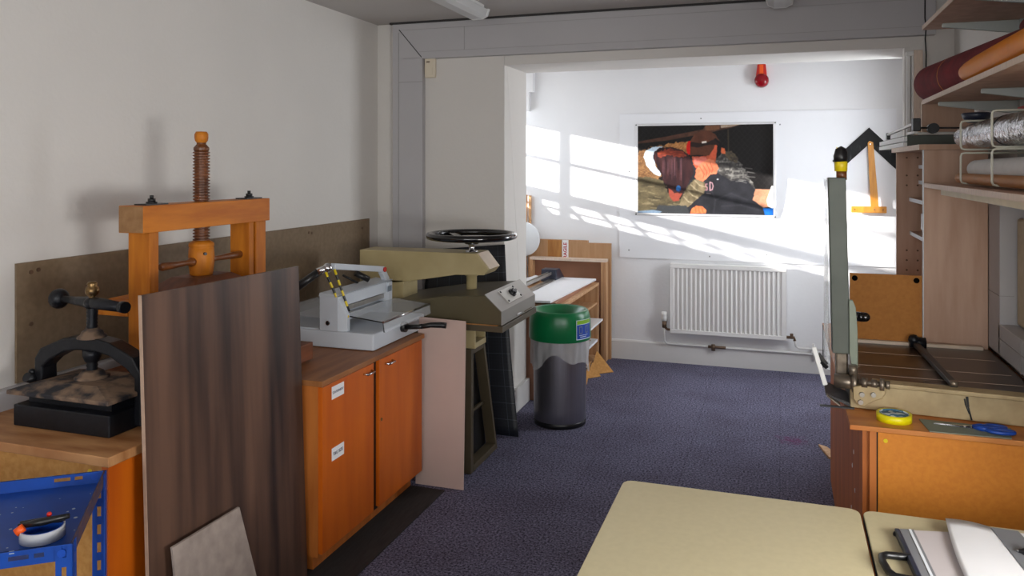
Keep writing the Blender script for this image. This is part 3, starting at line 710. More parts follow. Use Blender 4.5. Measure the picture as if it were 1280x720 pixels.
e.hull(v2,[(0,1,2,3),(7,6,5,4),(0,4,5,1),(1,5,6,2),(2,6,7,3),(3,7,4,0)]).build('raw_edge','raw_edge',db)

# small stone-coloured offcut leaning against it
tl = MB()
P0 = [(-1.765,1.972,.478),(-1.772,2.300,.468),(-1.715,2.395,.0),(-1.715,1.985,.0)]
P1 = [(p[0]-.008,p[1],p[2]+.0005) for p in P0]
tl.hull(P0+P1,[(0,1,2,3),(7,6,5,4),(0,4,5,1),(1,5,6,2),(2,6,7,3),(3,7,4,0)])
OFFCUT = tag(tl.build('board_offcut','tile'), 'small grey stone-effect board offcut leaning against the tall dark board', 'offcut')

# orange double-door cupboard
oc = thing('orange_cupboard', (-2.15,3.24,0), 'low orange two-door cupboard with white labels, under the grey paper cutter', 'cupboard')
B(-2.60,-1.735,2.765,3.73,.762,.785).build('worktop','counter',oc,bevel=.002)
b = MB(); b.box(-2.58,-1.762,2.775,2.795,.07,.762); b.box(-2.58,-1.762,3.70,3.72,.07,.762); b.box(-2.58,-2.56,2.795,3.70,.07,.762); b.box(-2.58,-1.762,2.795,3.70,.07,.09); b.box(-2.5,-1.80,2.80,3.70,0,.07)
b.build('carcass','orange_dark',oc)
B(-1.775,-1.760,3.19,3.27,.072,.762).build('door_gap_shade','black',oc)  # black strip puts the shade between the doors into the colour
d1 = B(-1.762,-1.742,2.778,3.203,.085,.757).build('door','orange',oc,bevel=.0015)
d2 = B(-1.762,-1.742,3.256,3.712,.085,.757).build('door','orange',oc,bevel=.0015)
for d,y in ((d1,3.145),(d2,3.345)):
    MB().tube([(-1.742,y-.035,.729),(-1.722,y-.03,.726),(-1.722,y+.03,.726),(-1.742,y+.035,.729)],.005,8).build('handle','chrome',d)
MB().cyl((-1.742,3.275,.48),(-1.739,3.275,.48),.008,n=14).build('keyhole','brass',d2)
for (y,z,txt) in ((2.895,.715,'STATIONERY'),(2.895,.462,'T&G SIZE')):
    lb = B(-1.742,-1.7412,y-.048,y+.048,z-.026,z+.026).build('paper_label','paper',d1)
    text_mesh(txt, .0145 if len(txt)>8 else .019, 'print_dark', lb, (-1.7408,y,z), (0,1,0), (0,0,1))
# grey-white stack paper cutter
pc = thing('paper_cutter', (-2.1,3.57,.785), 'light grey hand lever stack paper cutter on the orange cupboard', 'paper cutter')
B(-2.45,-1.787,3.284,3.838,.788,.866).build('base','light_grey',pc,bevel=.006)
b = MB(); b.box(-2.075,-1.974,3.282,3.33,.866,1.03); b.box(-2.075,-1.974,3.79,3.836,.866,1.03); b.box(-2.075,-1.985,3.33,3.80,.975,1.03)
b.box(-2.075,-2.03,3.33,3.80,.90,.975)
b.build('blade_housing','light_grey',pc,bevel=.003)
b = MB(); b.hull([(-1.974,3.284,.866),(-1.935,3.30,.866),(-1.935,3.30,.94),(-1.974,3.284,1.02),(-1.974,3.325,.866),(-1.935,3.325,.866),(-1.935,3.325,.94),(-1.974,3.325,1.02)],[(0,1,2,3),(7,6,5,4),(0,4,5,1),(1,5,6,2),(2,6,7,3),(3,7,4,0)])
b.build('side_bracket','light_grey',pc,bevel=.002)
b = MB(); b.prism([(-2.08,1.028),(-1.98,1.032),(-1.97,1.04),(-2.075,1.045)],'y',3.284,3.836); b.build('top_cover','light_grey',pc)
b = MB(); b.box(-2.028,-2.0,3.335,3.80,.945,.968); b.build('blade','steel',pc)
b = MB(); b.box(-2.028,-1.99,3.335,3.80,.90,.93); b.build('clamp_bar','light_grey',pc,bevel=.003)
B(-1.9735,-1.9725,3.78,3.825,.98,1.01).build('rating_plate','print_grey',pc)
B(-1.9735,-1.9725,3.30,3.318,.975,1.0).build('warning_label','black',pc)
MB().cyl((-2.027,3.281,.905),(-2.027,3.276,.905),.011,n=18).build('bolt','chrome',pc)
MB().cyl((-2.027,3.276,.905),(-2.027,3.274,.905),.007,n=14).build('bolt_recess','black',pc)
b = MB(); b.prism([(-1.965,.935),(-1.76,.915),(-1.758,.918),(-1.965,.939)],'y',3.325,3.838); b.prism([(-1.76,.915),(-1.752,.868),(-1.749,.868),(-1.757,.918)],'y',3.325,3.838)
b.build('clear_guard','clear',pc)
MB().tube([(-1.757,3.32,.917),(-1.757,3.840,.917)],.006,10).build('guard_rod','chrome',pc)
MB().tube([(-1.96,3.325,.936),(-1.76,3.325,.915),(-1.754,3.325,.87)],.003,8).build('guard_edge','black',pc)
B(-2.42,-2.09,3.30,3.83,.866,.872).build('rear_table','light_grey',pc)
b = MB(); b.prism([(-2.42,.872),(-2.42,.925),(-2.09,.925),(-2.09,.922),(-2.415,.922),(-2.415,.872)],'y',3.31,3.83); b.build('rear_guard','clear',pc)
lv = MB().bar((-2.02,3.31,1.170),(-2.0,3.775,1.100),.028,.030).bar((-2.0,3.76,1.098),(-2.0,3.815,1.035),.026,.04).build('lever_arm','light_grey',pc,bevel=.004)
MB().cyl((-2.02,3.29,1.170),(-2.06,3.235,1.150),.017,n=16).sphere((-2.03,3.28,1.165),.024,14).build('lever_joint','chrome',lv)
MB().cyl((-2.05,3.25,1.155),(-2.155,3.17,1.065),.018,.020,n=18).sphere((-2.155,3.17,1.065),.020,14).build('lever_grip','black',lv)
MB().cyl((-1.985,3.765,1.10),(-1.978,3.765,1.10),.013,n=14).build('red_button','red',lv)
def striped(p0,p1,r,nseg,parent):
    p0=Vector(p0); p1=Vector(p1)
    b = MB(); k = nseg+1; n = 10; b.tube([p0.lerp(p1,i/nseg) for i in range(k)],r,n)
    for i in range(nseg):
        for j in range(n): b.mi[i*n+j] = i%2
    b.build('spring_strap',('yellow','black'),parent,fix=False)
striped((-2.035,3.27,1.15),(-1.952,3.30,.945),.006,8,pc)
striped((-2.01,3.31,1.155),(-1.945,3.335,.955),.006,8,pc)
MB().sphere((-1.95,3.31,.936),.014,12,(1.3,1,.8)).build('strap_anchor','yellow',pc)
MB().cyl((-2.06,3.62,1.045),(-2.12,3.57,1.09),.006,n=10).cyl((-2.02,3.66,1.06),(-2.07,3.61,1.098),.016,n=16).build('rear_crank','black',pc)
cr = MB().cyl((-1.787,3.58,.845),(-1.765,3.58,.845),.026,n=20).tube([(-1.765,3.58,.845),(-1.70,3.585,.850),(-1.68,3.59,.853)],.012,12)
cr.tube([(-1.69,3.588,.85),(-1.65,3.62,.855),(-1.60,3.635,.855),(-1.575,3.64,.853)],[.012,.013,.015,.015],14).build('clamp_crank','black',pc)

# pinkish board beside the cupboard
tag(MB().hull([(-1.792,3.742,0),(-1.525,3.742,0),(-1.525,3.775,.852),(-1.792,3.775,.860),(-1.792,3.748,0),(-1.525,3.748,0),(-1.525,3.781,.852),(-1.792,3.781,.860)],
   [(0,1,2,3),(7,6,5,4),(0,4,5,1),(1,5,6,2),(2,6,7,3),(3,7,4,0)]).build('grey_board','pink_board'), 'thin pinkish grey board standing on edge between the orange cupboard and the wheel press', 'board')

# wheel press
hp = thing('wheel_press', (-1.9,4.15,0), 'big cream and olive press with a black handwheel, standing beside the partition wall', 'press')
# body
xa,xb_ = -2.25,-1.357
def wedge(x0,x1,y0,y1,zb,zt0,zt1,ch): # top slopes x0->x1-ch
    pts=[(x0,zb),(x1,zb),(x1,zb+.085),(x1-ch,zt1),(x0,zt0)]
    return MB().prism(pts,'y',y0,y1)
b = MB().prism([(-2.27,.825),(-1.36,.825),(-1.36,.895),(-1.45,.975),(-1.70,.955),(-2.27,.86)],'y',3.855,4.435)
b.build('heating_head','olive',hp,bevel=.004)
fp = MB(); fp.hull([(-1.3585,3.852,.826),(-1.3585,4.438,.826),(-1.3585,4.438,.897),(-1.3585,3.852,.897),(-1.452,4.438,.981),(-1.452,3.852,.981)],[(0,1,2,3),(3,2,4,5)])
cp = fp.build('control_panel','grey_face',hp,solid=.003)
nrm = Vector((.084,0,.0935)).normalized()
def onp(y,t,off=0.002): # t 0 bottom -> 1 top
    p = Vector((-1.3585,y,.897)).lerp(Vector((-1.452,y,.981)),t)+nrm*off; return tuple(p)
b = MB(); 
vs = [onp(4.02,.18),onp(4.25,.18),onp(4.25,.86),onp(4.02,.86),onp(4.02,.18,.006),onp(4.25,.18,.006),onp(4.25,.86,.006),onp(4.02,.86,.006)]
b.hull(vs,[(3,2,1,0),(4,5,6,7),(0,1,5,4),(1,2,6,5),(2,3,7,6),(3,0,4,7)])
dp = b.build('dial_plate','dial',cp)
k = MB(); p = Vector(onp(4.15,.52,.006)); k.cyl(p,p+nrm*.012,.024,n=20); k.cyl(p+nrm*.012,p+nrm*.026,.017,n=16); k.bar(p+nrm*.02+Vector((0,-.03,0)),p+nrm*.02+Vector((0,.03,0)),.012,.014,nrm)
k.build('dial_knob','black',dp)
k = MB()
for yy,tt in ((4.032,.26),(4.238,.26),(4.032,.78),(4.238,.78)):
    p = Vector(onp(yy,tt,.006)); k.cyl(p,p+nrm*.004,.006,n=10)
k.build('dial_screws','dark_metal',dp)
B(-1.357,-1.350,4.09,4.16,.835,.845).build('badge','chrome',hp,bevel=.001)
B(-1.356,-1.352,4.23,4.36,.832,.836).build('trim_line','copper',hp)
B(-2.27,-1.350,3.845,4.445,.790,.822).build('lower_platen','olive_dark',hp,bevel=.003)
B(-2.25,-1.38,3.85,4.44,.820,.826).build('pressing_pad','cardboard_dark',hp)
# cream pedestal block + A-frame stand
b = MB(); b.box(-2.05,-1.55,3.972,3.985,.665,.79); b.box(-2.05,-1.56,4.145,4.158,.665,.79); b.box(-2.05,-1.62,3.985,4.145,.665,.68); b.box(-1.60,-1.552,3.985,4.145,.765,.79); b.box(-1.60,-1.552,3.985,4.145,.665,.695)
b.build('pedestal','cream',hp,bevel=.003)
FS = [(3,2,1,0),(4,5,6,7),(0,1,5,4),(1,2,6,5),(2,3,7,6),(3,0,4,7)]
def stand(x):
    b = MB()
    b.hull([(x-.10,3.945,0),(x,3.945,0),(x,3.985,0),(x-.10,3.985,0),(x-.10,3.955,.665),(x,3.955,.665),(x,3.99,.665),(x-.10,3.99,.665)],FS)
    b.hull([(x-.06,4.345,0),(x,4.345,0),(x,4.37,0),(x-.06,4.37,0),(x-.06,4.135,.665),(x,4.135,.665),(x,4.16,.665),(x-.06,4.16,.665)],FS)
    b.box(x-.06,x,3.985,4.35,.0,.035); b.box(x-.06,x,3.985,4.14,.635,.665)
    return b
for x in (-1.565,-2.05): stand(x).build('stand_frame','olive_dark',hp,bevel=.002)
MB().prism([(3.98,.03),(4.345,.03),(4.14,.64),(3.985,.64)],'x',-1.64,-1.63).build('stand_panel','black',hp)
B(-1.62,-1.605,3.98,4.26,.29,.305).build('stand_rail','olive_dark',hp)
# arm, column, screw, wheel
b = MB(); b.prism([(-2.30,1.165),(-1.575,1.168),(-1.505,1.083),(-1.535,1.050),(-1.70,1.045),(-2.05,.985),(-2.30,.96)],'y',4.06,4.245)
b.build('arm','cream',hp,bevel=.004)
b = MB(); b.hull([(-1.5735,4.075,1.1675),(-1.5735,4.23,1.1675),(-1.504,4.23,1.0835),(-1.504,4.075,1.0835)],[(0,1,2,3)]); b.build('arm_nose_plate','cream_light',hp,solid=.003)
b = MB(); b.hull([(-1.62,4.06,1.169),(-2.25,4.06,1.166),(-2.25,4.245,1.166),(-1.62,4.245,1.169)],[(0,1,2,3)]); 
B(-2.29,-2.02,4.06,4.245,.82,1.0).build('column','cream',hp,bevel=.003)
MB().lathe([(.030,.93),(.030,1.03),(.038,1.035),(.038,1.055)],(-1.641,4.150,0)).build('pressing_screw','cream',hp)
MB().lathe([(.034,1.165),(.034,1.172),(.015,1.175),(.015,1.20),(.022,1.21),(.022,1.225)],(-1.641,4.150,0)).build('spindle','chrome',hp)
wc = Vector((-1.641,4.150,1.245))
w = MB(); R = .238
ring = [wc+Vector((R*math.cos(t*PI/32),R*math.sin(t*PI/32),.012)) for t in range(64)]
w.tube(ring,.019,12,closed=True)
w.lathe([(0,-.035),(.035,-.035),(.05,-.022),(.05,-.005),(.03,.0),(0,.0)],wc)
for k_ in range(3):
    a = k_*2*PI/3+.45
    p = [wc+Vector((math.cos(a)*r_,math.sin(a)*r_,z_)) for r_,z_ in ((.03,-.018),(.12,-.010),(.225,.010))]
    d = Vector((-math.sin(a),math.cos(a),0))
    vs = []
    for q,wd in zip(p,(.036,.026,.020)):
        for s1,s2 in ((-1,-1),(1,-1),(1,1),(-1,1)): vs.append(q+d*s1*wd+Vector((0,0,.008*s2)))
    fs = [(0,1,2,3),(11,10,9,8)]
    for i in range(2):
        for j in range(4): fs.append((i*4+j,(i+1)*4+j,(i+1)*4+(j+1)%4,i*4+(j+1)%4))
    w.hull(vs,fs)
w.build('handwheel','black_gloss',hp)

# gridded cutting mats leaning behind the press
def cutting_mat(name, BR, BL, TL, TR, label, off):
    BR,BL,TL,TR = map(Vector,(BR,BL,TL,TR)); b = MB()
    def f(u,v):
        p = BL.lerp(BR,u).lerp(TL.lerp(TR,u),v); p = p+Vector((0,-.035*math.sin(PI*v)+off,0)); return p
    b.sheet(f,20,20)
    o = b.build(name,'grid',solid=.003,fix=False)
    uv = o.data.uv_layers.new(name='UVMap')
    W_ = (BR-BL).length; H_ = (TR-BR).length
    for p_ in o.data.polygons:
        for li in p_.loop_indices:
            vi = o.data.loops[li].vertex_index; uv.data[li].uv = ((vi%21)/20*W_,(vi//21)/20*H_)
    return tag(o,label,'cutting mat')
cutting_mat('cutting_mat',(-1.50,4.57,.004),(-2.16,4.57,.004),(-2.20,4.785,1.095),(-1.664,4.785,1.146),'black gridded cutting mat leaning on the partition wall behind the wheel press',0)

# ------------------------------------------------------------------ bin
bc = Vector((-1.344,4.945,0))
bn = thing('waste_bin', bc, 'round steel waste bin with a green lid and clear liner by the alcove shelves', 'bin')
MB().lathe([(0,.02),(.158,.02),(.164,.03),(.168,.10),(.172,.60),(.172,.62)],bc,n=48).build('drum','bin_steel',bn)
MB().lathe([(0,0),(.165,0),(.166,.03),(.16,.034)],bc,n=48).build('base_ring','black',bn)
b = MB()
def bagf(u,v):
    t = 2*PI*u; z = .60-.20*v*(1+.25*math.sin(t*2+1)+.12*math.sin(5*t)); r_ = .184+.006*math.sin(9*t+4*v)+.003*math.sin(23*t)
    return (bc.x+r_*math.cos(t), bc.y+r_*math.sin(t), z)
b.sheet(bagf,96,14).build('bin_liner','bag',bn)
MB().lathe([(.196,.545),(.199,.55),(.197,.66),(.190,.70),(.182,.722),(.172,.73),(.160,.722),(.13,.69),(.11,.675),(.10,.64)],bc,n=48).build('lid','green',bn)
B(bc.x-.012-.164,bc.x-.012-.1637,bc.y-.002,bc.y,.03,.5).build('seam','dark_metal',bn)
# sticker on the lid: direction towards camera right
def sticker(a0,a1,z0,z1,m,name,r=.2005,parent=bn):
    def f(u,v):
        a=a0+(a1-a0)*u; z = z0+(z1-z0)*v; rr = r-(.0015 if z>.64 else 0); return (bc.x+rr*math.cos(a),bc.y+rr*math.sin(a),z)
    return MB().sheet(f,10,1).build(name,m,parent)
a0,a1 = math.radians(-44),math.radians(-4)
st = sticker(a0,a1,.562,.685,'sticker_white','sticker')
sticker(a0+.02,a1-.01,.567,.655,'sticker_blue','sticker_blue_panel',.2012,st)
sticker(a0+.02,a1-.01,.658,.682,'sticker_green','sticker_green_band',.2012,st)
for s1,s2 in ((.10,.24),(.38,.52)):
    sticker(a0+s1,a0+s2,.60,.645,'print_grey','sticker_pictogram',.2018,st)
    sticker(a0+s1+.03,a0+s2-.03,.605,.64,'sticker_blue','sticker_pictogram',.2024,st)
sticker(a0+.14,a0+.42,.577,.581,'sticker_white','sticker_text_line',.2018,st)
sticker(a0+.1,a0+.5,.588,.591,'sticker_white','sticker_text_line',.2018,st)

# ------------------------------------------------------------------ alcove shelving
su = thing('alcove_shelf_unit', (-1.9,5.9,0), 'low wooden shelf unit along the left of the alcove, carrying the flat trimmer', 'shelf unit')
B(-2.35,-1.43,5.335,6.50,.655,.675).build('top','pine',su)
for y in (5.345,6.48): B(-2.35,-1.43,y-.01,y+.01,0,.655).build('side_panel','pine' if y>6 else 'brown_back',su)
B(-2.35,-2.335,5.355,6.47,0,.655).build('back_panel','brown_back',su)
for z in (.06,.20,.36,.50): B(-2.335,-1.44,5.355,6.47,z,z+.016).build('shelf','pine',su)
B(-1.80,-1.79,5.355,6.47,.07,.655).build('divider','brown_back',su)
# things on shelves
tag(B(-1.70,-1.38,5.90,6.42,.376,.392).build('paper_stack','paper',bevel=.002),'stack of white paper poking out of the middle shelf of the alcove unit','paper stack')
tag(B(-1.72,-1.41,5.9,6.36,.216,.236,).build('card_stack','foam'),'stack of pale card on the second shelf up of the alcove unit','card stack')
def crumple(name, c, sx, sy, sz, m, seed, label, cat):
    rnd = random.Random(seed); b = MB()
    pts = []
    def f(u,v):
        x = c[0]+(u-.5)*sx; y = c[1]+(v-.5)*sy
        z = c[2]+sz*(.5+.5*math.sin(u*7+seed)*math.cos(v*5+seed*2))*(1-.4*abs(u-.5))+rnd.random()*sz*.2
        return (x,y,z)
    b.sheet(f,9,9,smooth=False); return tag(b.build(name,m,solid=.002),label,cat)
crumple('crumpled_paper',(-2.06,5.70,.68),.28,.6,.06,'paper',2,'crumpled white paper on the alcove unit, left of the trimmer','paper')
crumple('crumpled_paper',(-2.04,6.28,.68),.26,.36,.04,'paper',5,'loose white sheets on the alcove unit near the framed back','paper')
# splayed wood offcuts at the foot
for i,(p,lab) in enumerate(((((-1.42,6.12,0),(-1.26,6.26,0),(-1.415,6.34,.14)),'pointed golden wood veneer scrap at the foot of the alcove shelves, the one pointing right'),
                            (((-1.42,5.78,0),(-1.38,5.84,0),(-1.405,6.10,.12)),'pale veneer scrap lying at the foot of the alcove shelves, nearest the bin'),
                            (((-1.42,6.0,.0),(-1.33,6.1,.0),(-1.41,6.16,.09)),'golden veneer scrap wedged between two others at the foot of the alcove shelves'))):
    a_,b_,c_ = map(Vector,p); n_ = (b_-a_).cross(c_-a_).normalized()*.006
    tag(MB().hull([a_,b_,c_,a_+n_,b_+n_,c_+n_],[(0,1,2),(5,4,3),(0,3,4,1),(1,4,5,2),(2,5,3,0)]).build('wood_scrap','mdf'),lab,'wood scrap')
tg = MB()
for i in range(5):
    tg.tube([(-1.44,5.75+i*.08,.37-.02*i),(-1.41+.02*(i%2),5.76+i*.085,.30),(-1.43,5.79+i*.07,.24)],[.006,.004,.002],6)
tag(tg.build('wood_shavings','cardboard'),'curled paper strips hanging from the middle shelf of the alcove unit','paper strips',kind='stuff')

# trimmer
tm = thing('rotary_trimmer', (-1.65,5.8,.675), 'flat white and aluminium paper trimmer on the alcove shelf unit', 'paper trimmer')
b = MB().hull([(-1.50,5.27,.70),(-1.44,6.44,.70),(-1.735,6.44,.70),(-1.74,5.27,.70)]+[(-1.50,5.27,.715),(-1.44,6.44,.715),(-1.735,6.44,.715),(-1.74,5.27,.715)],[(3,2,1,0),(4,5,6,7),(0,1,5,4),(1,2,6,5),(2,3,7,6),(3,0,4,7)])
b.build('bed','white_panel',tm,bevel=.002)
B(-1.52,-1.47,5.30,6.40,.676,.700).build('bed_support','brown_back',tm)
MB().bar((-1.775,5.24,.712),(-1.765,6.44,.712),.055,.02).build('edge_rail','steel',tm,bevel=.002)
MB().bar((-1.80,5.22,.76),(-1.775,6.28,.768),.010,.022).bar((-1.825,5.22,.76),(-1.80,6.28,.768),.010,.022).build('cutting_rail','steel',tm)
b = MB().prism([(6.24,.70),(6.52,.70),(6.36,.80),(6.26,.80)],'x',-1.86,-1.73); b.build('end_bracket','navy',tm,bevel=.005)
B(-1.85,-1.77,5.20,5.24,.70,.79).build('near_end_bracket','light_grey',tm,bevel=.003)
B(-1.90,-1.70,5.16,5.19,.70,.82).build('end_stop','light_grey',tm,bevel=.003)

# framed unit at the far wall
fu = thing('framed_cabinet_back', (-1.7,6.6,0), 'upright wood-framed cabinet with brown back, against the far wall in the alcove', 'cabinet')
B(-2.06,-1.385,6.575,6.66,.835,.857).build('top_rail','birch_edge',fu)
for x0_,x1_ in ((-2.06,-2.03),(-1.43,-1.385)): B(x0_,x1_,6.575,6.66,0,.835).build('post','pine',fu,bevel=.002)
B(-2.03,-1.43,6.64,6.655,0,.835).build('back_panel','brown_back',fu)
B(-1.406,-1.404,6.573,6.575,0,.835).build('edge_joint','brown_back',fu)
cb = thing('flattened_carton', (-1.65,6.70,0), 'brown cardboard carton standing behind the framed cabinet in the alcove', 'carton')
B(-2.10,-1.565,6.665,6.705,0,1.005).build('panel','cardboard',cb)
B(-1.565,-1.365,6.665,6.705,0,.985).build('flap','cardboard',cb)
B(-1.92,-1.80,6.663,6.665,.83,1.002).build('inner_face','cardboard_dark',cb)
tp = B(-1.79,-1.735,6.662,6.665,.82,1.006).build('printed_tape','paper',cb)
text_mesh('FRAGILE', .042, 'print_red', tp, (-1.7625,6.6610,.905), (0,0,1), (-1,0,0), bold=.001)
b = MB().sphere((-2.045,6.615,1.02),.175,28,(.8,.18,1.0)); 
MBs = MB().lathe([(0,.0),(.145,0),(.150,.008),(.150,.028),(.145,.036),(0,.036)],(-2.13,6.60,1.008),(0,1,0),n=40)
tag(MBs.build('white_disc','foam'),'large round white foam disc standing on the framed cabinet in the alcove','disc')
for x,w_,zt,lab in ((-2.135,.020,1.39,'thin pale wood batten leaning in the alcove corner, the left one'),(-2.100,.022,1.385,'thin pale wood batten leaning in the alcove corner, the right one')):
    tag(MB().bar((x,6.69,.0),(x,6.72,zt),w_,.02,(0,1,0)).build('wood_batten','pine',bevel=.001),lab,'batten','wood battens in the alcove corner')

# ------------------------------------------------------------------ right side
rc = thing('long_orange_cupboard', (.57,3.6,0), 'orange fibreboard cupboard under the board shear on the right', 'cupboard')
B(.212,XR,2.755,4.49,.804,.82).build('worktop','honey_edge',rc,bevel=.002)
sd = B(.252,.272,2.79,4.49,0,.804).build('side_panel','orange_dark',rc)
k = MB()
for y,z in ((3.16,.735),(3.10,.62),(3.16,.55),(3.05,.50),(3.2,.38)): k.sphere((.2515,y,z),.009,10,(.2,.7,1))
k.build('paint_spots','foam',sd)
b = MB(); b.box(.272,.292,2.775,2.81,0,.804); b.box(.292,XR,2.80,2.815,.0,.804); b.box(.85,XR,2.775,2.80,0,.804); b.build('face_frame','orange_dark',rc); B(.272,XR,4.47,4.49,0,.804).build('back_panel','orange_dark',rc)
dr = B(.296,.885,2.772,2.79,.02,.799).build('door','door_board',rc,bevel=.001)
MB().cyl((.318,2.772,.775),(.318,2.769,.775),.0065,n=14).build('screw_cap','yellow',dr)
B(.2915,.2965,2.776,2.79,.0,.80).build('door_gap','black',rc)

# board shear
bs = thing('board_shear', (.5,3.2,.82), 'large old cream board shear with its grey-green blade arm raised, on the right cupboard', 'board shear')
b = MB(); b.hull([(.228,2.945,.822),(.80,2.895,.822),(.80,2.93,.822),(.228,2.98,.822),(.228,2.945,.903),(.80,2.895,.903),(.80,2.93,.903),(.228,2.98,.903)],[(3,2,1,0),(4,5,6,7),(0,1,5,4),(1,2,6,5),(2,3,7,6),(3,0,4,7)])
b.build('front_casting','shear_cream',bs,bevel=.003)
b = MB(); b.hull([(.30,2.930,.905),(.80,2.885,.905),(.80,2.95,.905),(.30,2.985,.905),(.30,2.930,.918),(.80,2.885,.918),(.80,2.95,.918),(.30,2.985,.918)],[(3,2,1,0),(4,5,6,7),(0,1,5,4),(1,2,6,5),(2,3,7,6),(3,0,4,7)])
b.build('gauge_rule','shear_cream',bs,bevel=.002)
B(.24,.792,2.97,3.62,.895,.912).build('bed','shear_bed',bs)
b = MB(); b.box(.25,.77,3.60,3.62,.905,.925); b.build('rear_gauge','cream_light',bs,bevel=.003)
b = MB(); b.box(.23,.26,2.98,3.60,.83,.90); b.box(.76,.79,2.98,3.60,.83,.90); b.box(.26,.76,3.58,3.60,.83,.90)
for x,y in ((.24,2.97),(.24,3.56),(.74,2.97),(.74,3.56)): b.box(x,x+.04,y,y+.04,.82,.84)
b.build('under_frame','dark_metal',bs)
k = MB()
for y in (3.06,3.20,3.42): k.box(.26,.77,y,y+.0025,.912,.9125)
k.box(.545,.547,2.99,3.6,.912,.9125)
k.build('engraved_lines','cream_light',bs)
MB().bar((.522,3.58,.926),(.545,2.95,.926),.022,.018).build('gauge_bar','dark_metal',bs,bevel=.003)
MB().cyl((.50,3.585,.93),(.56,3.585,.93),.022,n=16).sphere((.515,3.58,.942),.022,12).build('gauge_clamp','black_iron',bs)
MB().cyl((.545,2.955,.922),(.545,2.955,.938),.013,n=16).build('gauge_nut','old_steel',bs)
b = MB(); b.bar((.575,2.912,.90),(.578,2.912,.868),.007,.003,(0,1,0)); b.bar((.578,2.912,.868),(.588,2.911,.826),.005,.003,(0,1,0)); b.bar((.568,2.913,.892),(.571,2.913,.872),.004,.003,(0,1,0)); b.bar((.571,2.913,.872),(.581,2.912,.845),.003,.003,(0,1,0))
b.build('marker_scribble','black',bs)
# raised arm: tapered box
def quadbar(sec0, z0, sec1, z1):
    (a,b_,c,d),(e,f,g,h) = sec0,sec1
    return MB().hull([(a,c,z0),(b_,c,z0),(b_,d,z0),(a,d,z0),(e,g,z1),(f,g,z1),(f,h,z1),(e,h,z1)],[(3,2,1,0),(4,5,6,7),(0,1,5,4),(1,2,6,5),(2,3,7,6),(3,0,4,7)])
am = quadbar((.174,.232,2.985,3.05),.995,(.160,.217,2.985,3.05),1.608).build('blade_arm','shear_green',bs,bevel=.003)
quadbar((.185,.225,3.0,3.04),.90,(.185,.225,3.0,3.04),.995).build('arm_web','old_steel',am,bevel=.006)
b = MB().prism([(.226,1.185),(.238,1.185),(.248,1.16),(.254,1.08),(.255,.955),(.236,.95),(.228,1.0)],'y',2.975,2.987); b.build('curved_blade','shear_pale',am,bevel=.002)
b = MB().prism([(.150,1.60),(.159,1.605),(.168,.92),(.150,.93)],'y',3.03,3.045); b.build('blade_guard','clear',am)
B(.1555,.159,3.0,3.20,.935,1.60).build('safety_sheet','clear',am)
MB().tube([(.205,3.018,1.60),(.205,3.018,1.637)],.0175,16).build('grip_neck','screw_wood',am)
MB().tube([(.203,3.018,1.63),(.203,3.018,1.655),(.202,3.018,1.668)],[.021,.022,.021],16).build('grip_yellow_tape','yellow',am)
MB().tube([(.202,3.018,1.664),(.201,3.018,1.682),(.205,3.018,1.702),(.212,3.018,1.714)],[.022,.023,.021,.010],16).build('grip_black_tape','black',am)
B(.188,.191,3.012,3.016,1.70,1.715).build('tape_tail','yellow',am)
MB().cyl((.262,3.10,1.108),(.285,3.10,1.107),.017,n=18).sphere((.288,3.10,1.107),.017,14,(1.1,1,1)).sphere((.262,3.10,1.108),.017,14).build('clamp_knob','black_gloss',bs)
MB().cyl((.228,3.09,1.108),(.27,3.10,1.108),.006,n=10).build('clamp_rod','steel',bs)
# pivot
b = MB().prism([(.235,.90),(.235,.86),(.25,.840),(.268,.835),(.30,.858),(.325,.868),(.335,.885),(.335,.912),(.30,.905),(.26,.907)],'y',2.916,2.932); br = b.build('pivot_bracket','shear_cream',bs,bevel=.003)
k = MB()
for x,z in ((.262,.878),(.258,.852),(.297,.880)): k.cyl((x,2.916,z),(x,2.908,z),.0085,n=8)
k.build('bracket_bolts','steel',br)
b = MB().cyl((.178,2.965,.905),(.252,2.955,.905),.024,n=22).cyl((.236,2.958,.905),(.252,2.955,.905),.033,n=22); b.build('pivot_hub','old_steel',bs)
b = MB().cyl((.252,2.93,.915),(.335,2.92,.915),.009,n=12).cyl((.262,2.928,.915),(.28,2.926,.915),.018,n=8).cyl((.292,2.925,.915),(.31,2.923,.915),.014,n=12).cyl((.318,2.922,.915),(.332,2.92,.915),.021,n=16).cyl((.335,2.92,.915),(.348,2.919,.915),.014,n=8)
b.build('pivot_shaft','old_steel',bs)
MB().cyl((.238,2.96,.93),(.238,2.96,.965),.014,n=16).build('spring_post','old_steel',bs)
b = MB(); b.box(.228,.236,2.95,3.2,.822,.90); b.hull([(.15,2.95,.855),(.228,2.95,.823),(.228,3.1,.823),(.15,3.1,.86),(.15,2.95,.86),(.228,2.95,.835),(.228,3.1,.835),(.15,3.1,.87)],[(3,2,1,0),(4,5,6,7),(0,1,5,4),(1,2,6,5),(2,3,7,6),(3,0,4,7)])
b.build('side_plate','dark_metal',bs)
b = MB(); b.bar((.153,2.94,.86),(.195,2.94,.83),.035,.004,(.4,0,1)); b.build('chute','old_steel',bs)
b = MB(); b.bar((.112,2.97,1.015),(.150,2.97,.885),.008,.016,(1,0,0)); b.build('foot_lever','plastic_white',bs,bevel=.003)
MB().bar((.125,2.975,.99),(.152,2.975,.955),.012,.018,(1,0,0)).bar((.135,2.97,.965),(.156,2.975,.945),.01,.012,(1,0,0)).build('lever_bracket','black',bs)
MB().tube([(.143,2.99,1.09),(.143,2.99,.94)],.0015,6).build('guard_wire','black',bs)
B(.13,.24,2.93,2.945,.8205,.8245).build('base_lip','dark_metal',bs)

